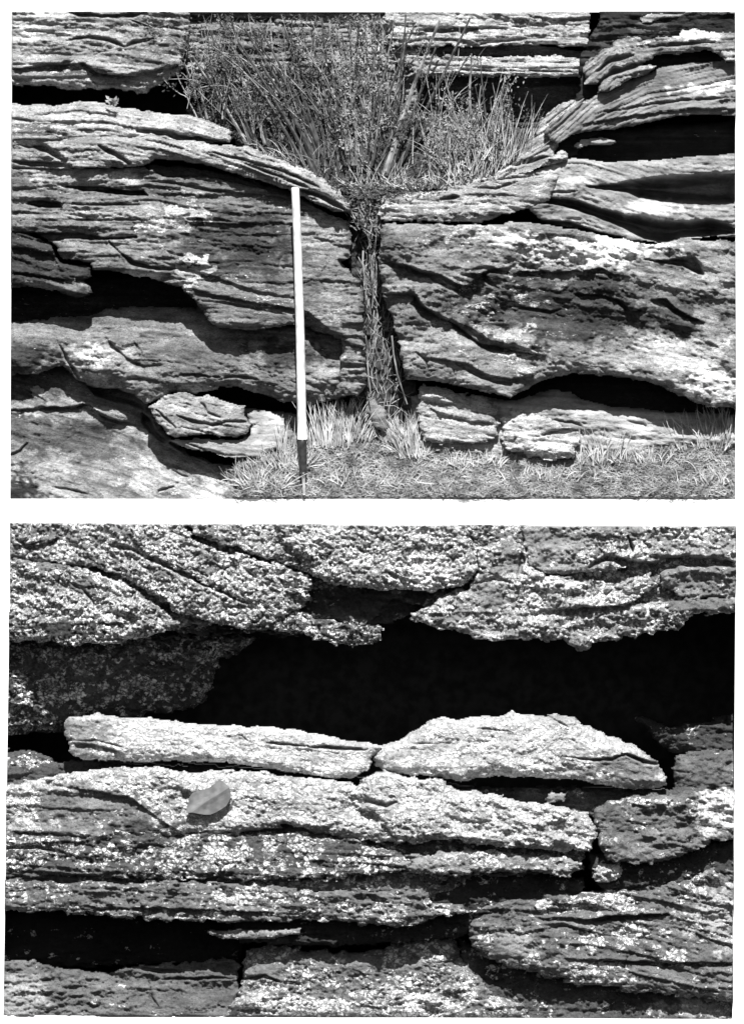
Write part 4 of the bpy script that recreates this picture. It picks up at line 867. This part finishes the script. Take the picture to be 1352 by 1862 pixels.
# dry grass on the bank
def tuft(label, x, y, rel, n, spread, L0, L1, lean, sd, bend, m=None, w=2.0, group='dry grass tufts', name='grass_tuft', rise=0.3):
    o = Buf(); cx = x
    for i in range(n):
        dx = max(-1.5, min(1.5, R.gauss(0, 1))) * spread; a = lean + dx / spread * sd * .6 + R.gauss(0, sd * .7)
        p = arc(x + dx, y + R.uniform(-5, 5), rel + R.uniform(-6, 6), R.uniform(L0, L1), a, R.gauss(0, bend), 5, R.uniform(0, rise), .3)
        if len(p) > 2 and all(pp[1] < 903 for pp in p): o.blade(p, R.uniform(.6, 1.2) * w, R)
    ob = o.build(name, m or M_STRAW); return tag(ob, label, 'grass', group)
G1 = 'dry grass tufts on the soil bank'
tuft('tall dry grass tuft leaning right at the left foot of the carved outcrop', 925, 300, 52, 44, 20, 50, 150, .15, .30, .5, w=1.6, group=G1)
tuft('dry grass tuft with fanned blades right of the centre shrubs', 850, 325, 56, 60, 34, 30, 140, .0, .45, .6, w=1.6, group=G1)
tuft('short dry grass fringe along the lip of the soil bank, right part', 790, 340, 60, 110, 50, 14, 44, -.1, .9, 1.0, w=1.6, group=G1)
tuft('dry grass tuft above the top of the cleft', 690, 340, 56, 90, 34, 16, 60, .0, .9, .9, w=1.6, group=G1)
tuft('dry grass tuft among the dark upright stems', 600, 310, 52, 45, 40, 20, 90, -.1, .6, .8, m=M_STRAWD, w=1.5, group=G1)
tuft('sparse dry grass over the right end of the layered ledge', 530, 285, 44, 50, 36, 14, 50, -.1, .9, .9, w=1.5, group=G1)
tuft('thin dry grass blades in front of the pale back wall', 780, 300, 40, 26, 60, 80, 210, .05, .22, .4, w=1.5, group=G1)
# straw hanging down the cleft
def litter(name, label, n, fx, m, L0, L1, angs, w=1.8, kind='stuff', cat='straw'):
    b = Buf()
    for i in range(n):
        x, y, r = fx(); a = R.choice(angs) + R.gauss(0, .35); L = R.uniform(L0, L1)
        p = [(x, y, r)]
        for k in range(3):
            x += math.sin(a) * L / 3; y -= math.cos(a) * L / 3; a += R.gauss(0, .25)
            p.append((x, y, r + R.uniform(-2, 3)))
        if all(22 < q[1] < 904 and 24 < q[0] < 1333 for q in p): b.blade(p, R.uniform(.6, 1.25) * w, R)
    return tag(b.build(name, m), label, cat, None, kind)
def cl():
    y = R.uniform(345, 800); x = R.gauss(np.interp(y, [345, 500, 620, 800], [668, 676, 694, 705]), np.interp(y, [345, 500, 620, 800], [18, 12, 20, 38]))
    return x, y, float(cleft_rel(x, y)) + R.uniform(4, 26)
litter('cleft_straw', 'tangled dead stems and straw hanging down the cleft', 360, cl, M_STRAWD, 8, 60, (0.1, -0.1, 0.3, 3.0, -.3, 1.2), 1.4)
def ct():
    y = R.uniform(335, 420); x = R.gauss(670, 12 + (420 - y) * .22); return x, y, 30 + (420 - y) * .3 + R.uniform(0, 14)
litter('cleft_head_straw', 'matted dead grass spilling over the head of the cleft', 260, ct, M_STRAWD, 10, 34, (1.3, -1.3, 2.6, -.6, .5), 1.5)
for (pts, lab) in (([(664,372,40),(668,420,30),(674,450,28)], 'pale dead stem at the top of the cleft'), ([(684,345,40),(684,400,34),(672,440,28),(668,452,26)], 'bent dead stem crossing the top of the cleft'),
                   ([(660,455,26),(662,500,26),(665,545,24)], 'straight dead stem left in the mid cleft'), ([(672,462,26),(677,510,26),(676,560,24)], 'straight dead stem right in the mid cleft'),
                   ([(664,610,30),(668,660,30),(674,716,30)], 'long dead stem in the lower cleft'), ([(712,610,30),(722,680,34),(740,735,40)], 'leaning dead stem at the right side of the lower cleft')):
    b = Buf(); b.tube([pts[0]] + [((pts[i][0]+pts[i+1][0])/2+R.uniform(-2,2), (pts[i][1]+pts[i+1][1])/2, (pts[i][2]+pts[i+1][2])/2) if k == 0 else pts[i+1] for i in range(len(pts)-1) for k in (0,1)], 1.5, 1.0)
    tag(b.build('dead_stem', M_TWIG), lab, 'stem', 'dead stems in the cleft')
# ground straw
def gr():
    y = R.uniform(806, 907); x = R.uniform(430, 1335)
    lo = np.interp(x, [430, 470, 560, 700, 780, 900, 1040, 1100, 1335], [850, 832, 800, 782, 808, 834, 842, 820, 800])
    if y < lo: y = lo + R.uniform(0, 906 - lo)
    return x, y, float(ground_rel(x, y)) + R.uniform(2, 9)
litter('straw_litter', 'dry straw litter lying thick over the ground', 9500, gr, M_MAT, 5, 24, (1.45, -1.45, 1.9, -1.0, 1.2, .5, -.4), 1.15)
def gr2():
    x, y, r = gr(); return x, y, r - 3
litter('brown_litter', 'brown weathered grass litter mixed through the straw', 3500, gr2, M_STRAWD, 5, 20, (1.4, -1.3, 0.5, -.5), 2.0)
G2 = 'dry grass tufts at the foot of the rocks'
def gt(label, x, y, n, spread, L0, L1, lean=0.0, sd=.35, bend=.5, w=1.9, dz=0):
    tuft(label, x, y, float(ground_rel(x, y)) + 6 + dz, n, spread, L0, L1, lean, sd, bend, None, w, G2, rise=.25)
gt('tall upright straw tuft just right of the pole', 600, 812, 90, 24, 40, 100, .0, .16, .25)
gt('straw tuft with stems rising against the undercut right of the pole', 640, 800, 80, 20, 36, 86, .1, .35, .5)
gt('tangled pale grass clump left of the pole tip', 480, 885, 150, 26, 20, 62, -.1, .9, 1.1)
gt('straggling grass clump between pole and rock slope', 520, 850, 120, 24, 20, 60, .0, .7, .9)
gt('thin straw stalks in front of the pale slab, left of the pole', 522, 835, 26, 8, 50, 90, .0, .12, .2, 1.6)
gt('straw clump at the mouth of the cleft', 730, 805, 90, 22, 20, 70, .1, .5, .8)
gt('straw clump sloping down beside the squarish boulder', 752, 830, 100, 16, 30, 90, -.15, .35, .5)
gt('low straw clump under the squarish boulder', 850, 846, 90, 40, 12, 34, .0, .9, .8)
gt('loose grass clump with long stalks right of the low boulder', 1090, 842, 60, 24, 16, 80, .1, .5, .6)
gt('low grass clump in front of the sloping grey rock', 1180, 838, 80, 44, 10, 34, .0, .7, .8)
gt('grass clump at the end of the long black hollow', 1280, 815, 90, 30, 20, 80, -.1, .4, .6)
gt('fine grass clump against the right edge of the upper picture', 1315, 805, 70, 16, 24, 84, -.1, .35, .5)
gt('low grass clump in the lower right corner of the upper picture', 1290, 880, 70, 40, 10, 34, .0, .8, .8)
gt('sparse low grass in the middle of the foreground straw', 680, 880, 120, 70, 10, 36, .1, .9, .9)
gt('sparse low grass beside the foot boulders', 960, 872, 120, 80, 10, 34, .0, .9, .9)
# leaf rosettes on the ledges
for (x, y, r, lab) in ((205, 183, 62, 'small leafy plant on the crest of the layered ledge'), (345, 168, 20, 'small leafy plant at the right end of the black slot')):
    b = Buf()
    for k in range(16): b.leaf(x + R.uniform(-9, 9), y + R.uniform(-5, 4), r + R.uniform(0, 8), 11, 6, R.uniform(0, 6.28), R)
    tag(b.build('rosette_plant', M_PALE), lab, 'plant', 'small rosette plants on the ledges')

# --- the ranging pole
def xpole(y): return np.interp(y, [340, 420, 600, 800, 905], [536.5, 540, 545.5, 549.5, 553])
def prel(y): return 115 - (y - 340) * 0.190
tp = thing('ranging_pole', 'white measuring pole with a black lower band, standing in the grass before the ledge', 'pole', 553, 905, 6)
def round_bar(name, y0, y1, r0, r1, m, n=20, cap=True):
    vs = []; fs = []; K = 12
    ring = []
    prof = [(y0, r0 * .55), (y0 + 1.5, r0 * .92), (y0 + 3, r0)] if cap else [(y0, r0)]
    prof += [(y0 + 3 + (y1 - y0 - 3) * (i + 1) / K, r0 + (r1 - r0) * (i + 1) / K) for i in range(K)]
    for (y, r) in prof:
        for j in range(n):
            a = 2 * math.pi * j / n; vs.append(W(xpole(y) + r * math.cos(a), y, prel(y) + r * math.sin(a)))
    k = len(prof)
    for i in range(k - 1):
        for j in range(n):
            a = i * n + j; b = i * n + (j + 1) % n; fs.append((a, b, b + n, a + n))
    fs.append(tuple(range(n))); fs.append(tuple(range(k * n - 1, (k - 1) * n - 1, -1)))
    me = bpy.data.meshes.new(name); me.from_pydata(vs, [], fs); me.update()
    for p in me.polygons: p.use_smooth = len(p.vertices) == 4
    o = link(name, me, None, m); attach(o, tp)
round_bar('white_section', 340, 799, 7.2, 8.4, M_POLE_W)
round_bar('black_section', 799, 862, 8.0, 6.8, M_POLE_B)
round_bar('steel_tip', 861, 900, 3.6, 2.6, M_METAL, 12, False)

# --- the fallen leaf on the white ledge
def leaf_obj():
    out = [(340,1476),(341,1466),(344,1456),(346,1447),(352,1439),(360,1436),(370,1434),(380,1431),(388,1426),(394,1420),(400,1416),(406,1419),(412,1424),(418,1430),(421,1438),(421,1447),(417,1456),(413,1463),(404,1469),(394,1475),(384,1479),(372,1479),(360,1477),(350,1475)]
    cx, cy = 382, 1452; vs = []; fs = []
    n = len(out)
    def h(x, y): return 98 + 0.0004 * (x - cx) ** 2 - 0.04 * (y - cy) + 2.2 * math.exp(-((0.75 * (y - cy) + 0.5 * (x - cx)) / 5.0) ** 2)
    for th in (0, -0.4):
        for s in (1.0, 0.66, 0.33):
            for (x, y) in out: X_ = cx + (x - cx) * s; Y_ = cy + (y - cy) * s; vs.append(W(X_, Y_, h(X_, Y_) + th))
        vs.append(W(cx, cy, h(cx, cy) + th))
    m = 3 * n + 1
    for b in (0, m):
        for k in (0, 1):
            for i in range(n):
                j = (i + 1) % n; q = (b + k*n + i, b + k*n + j, b + (k+1)*n + j, b + (k+1)*n + i); fs.append(q if b == 0 else q[::-1])
        for i in range(n):
            j = (i + 1) % n; q = (b + 2*n + i, b + 2*n + j, b + 3*n); fs.append(q if b == 0 else q[::-1])
    for i in range(n): j = (i + 1) % n; fs.append((i, i + m, j + m, j))
    me = bpy.data.meshes.new('fallen_leaf'); me.from_pydata(vs, [], fs); me.update()
    tag(link('fallen_leaf', me, None, M_DEAD), 'smooth grey fallen leaf lying on the white lichen ledge', 'leaf')
leaf_obj()
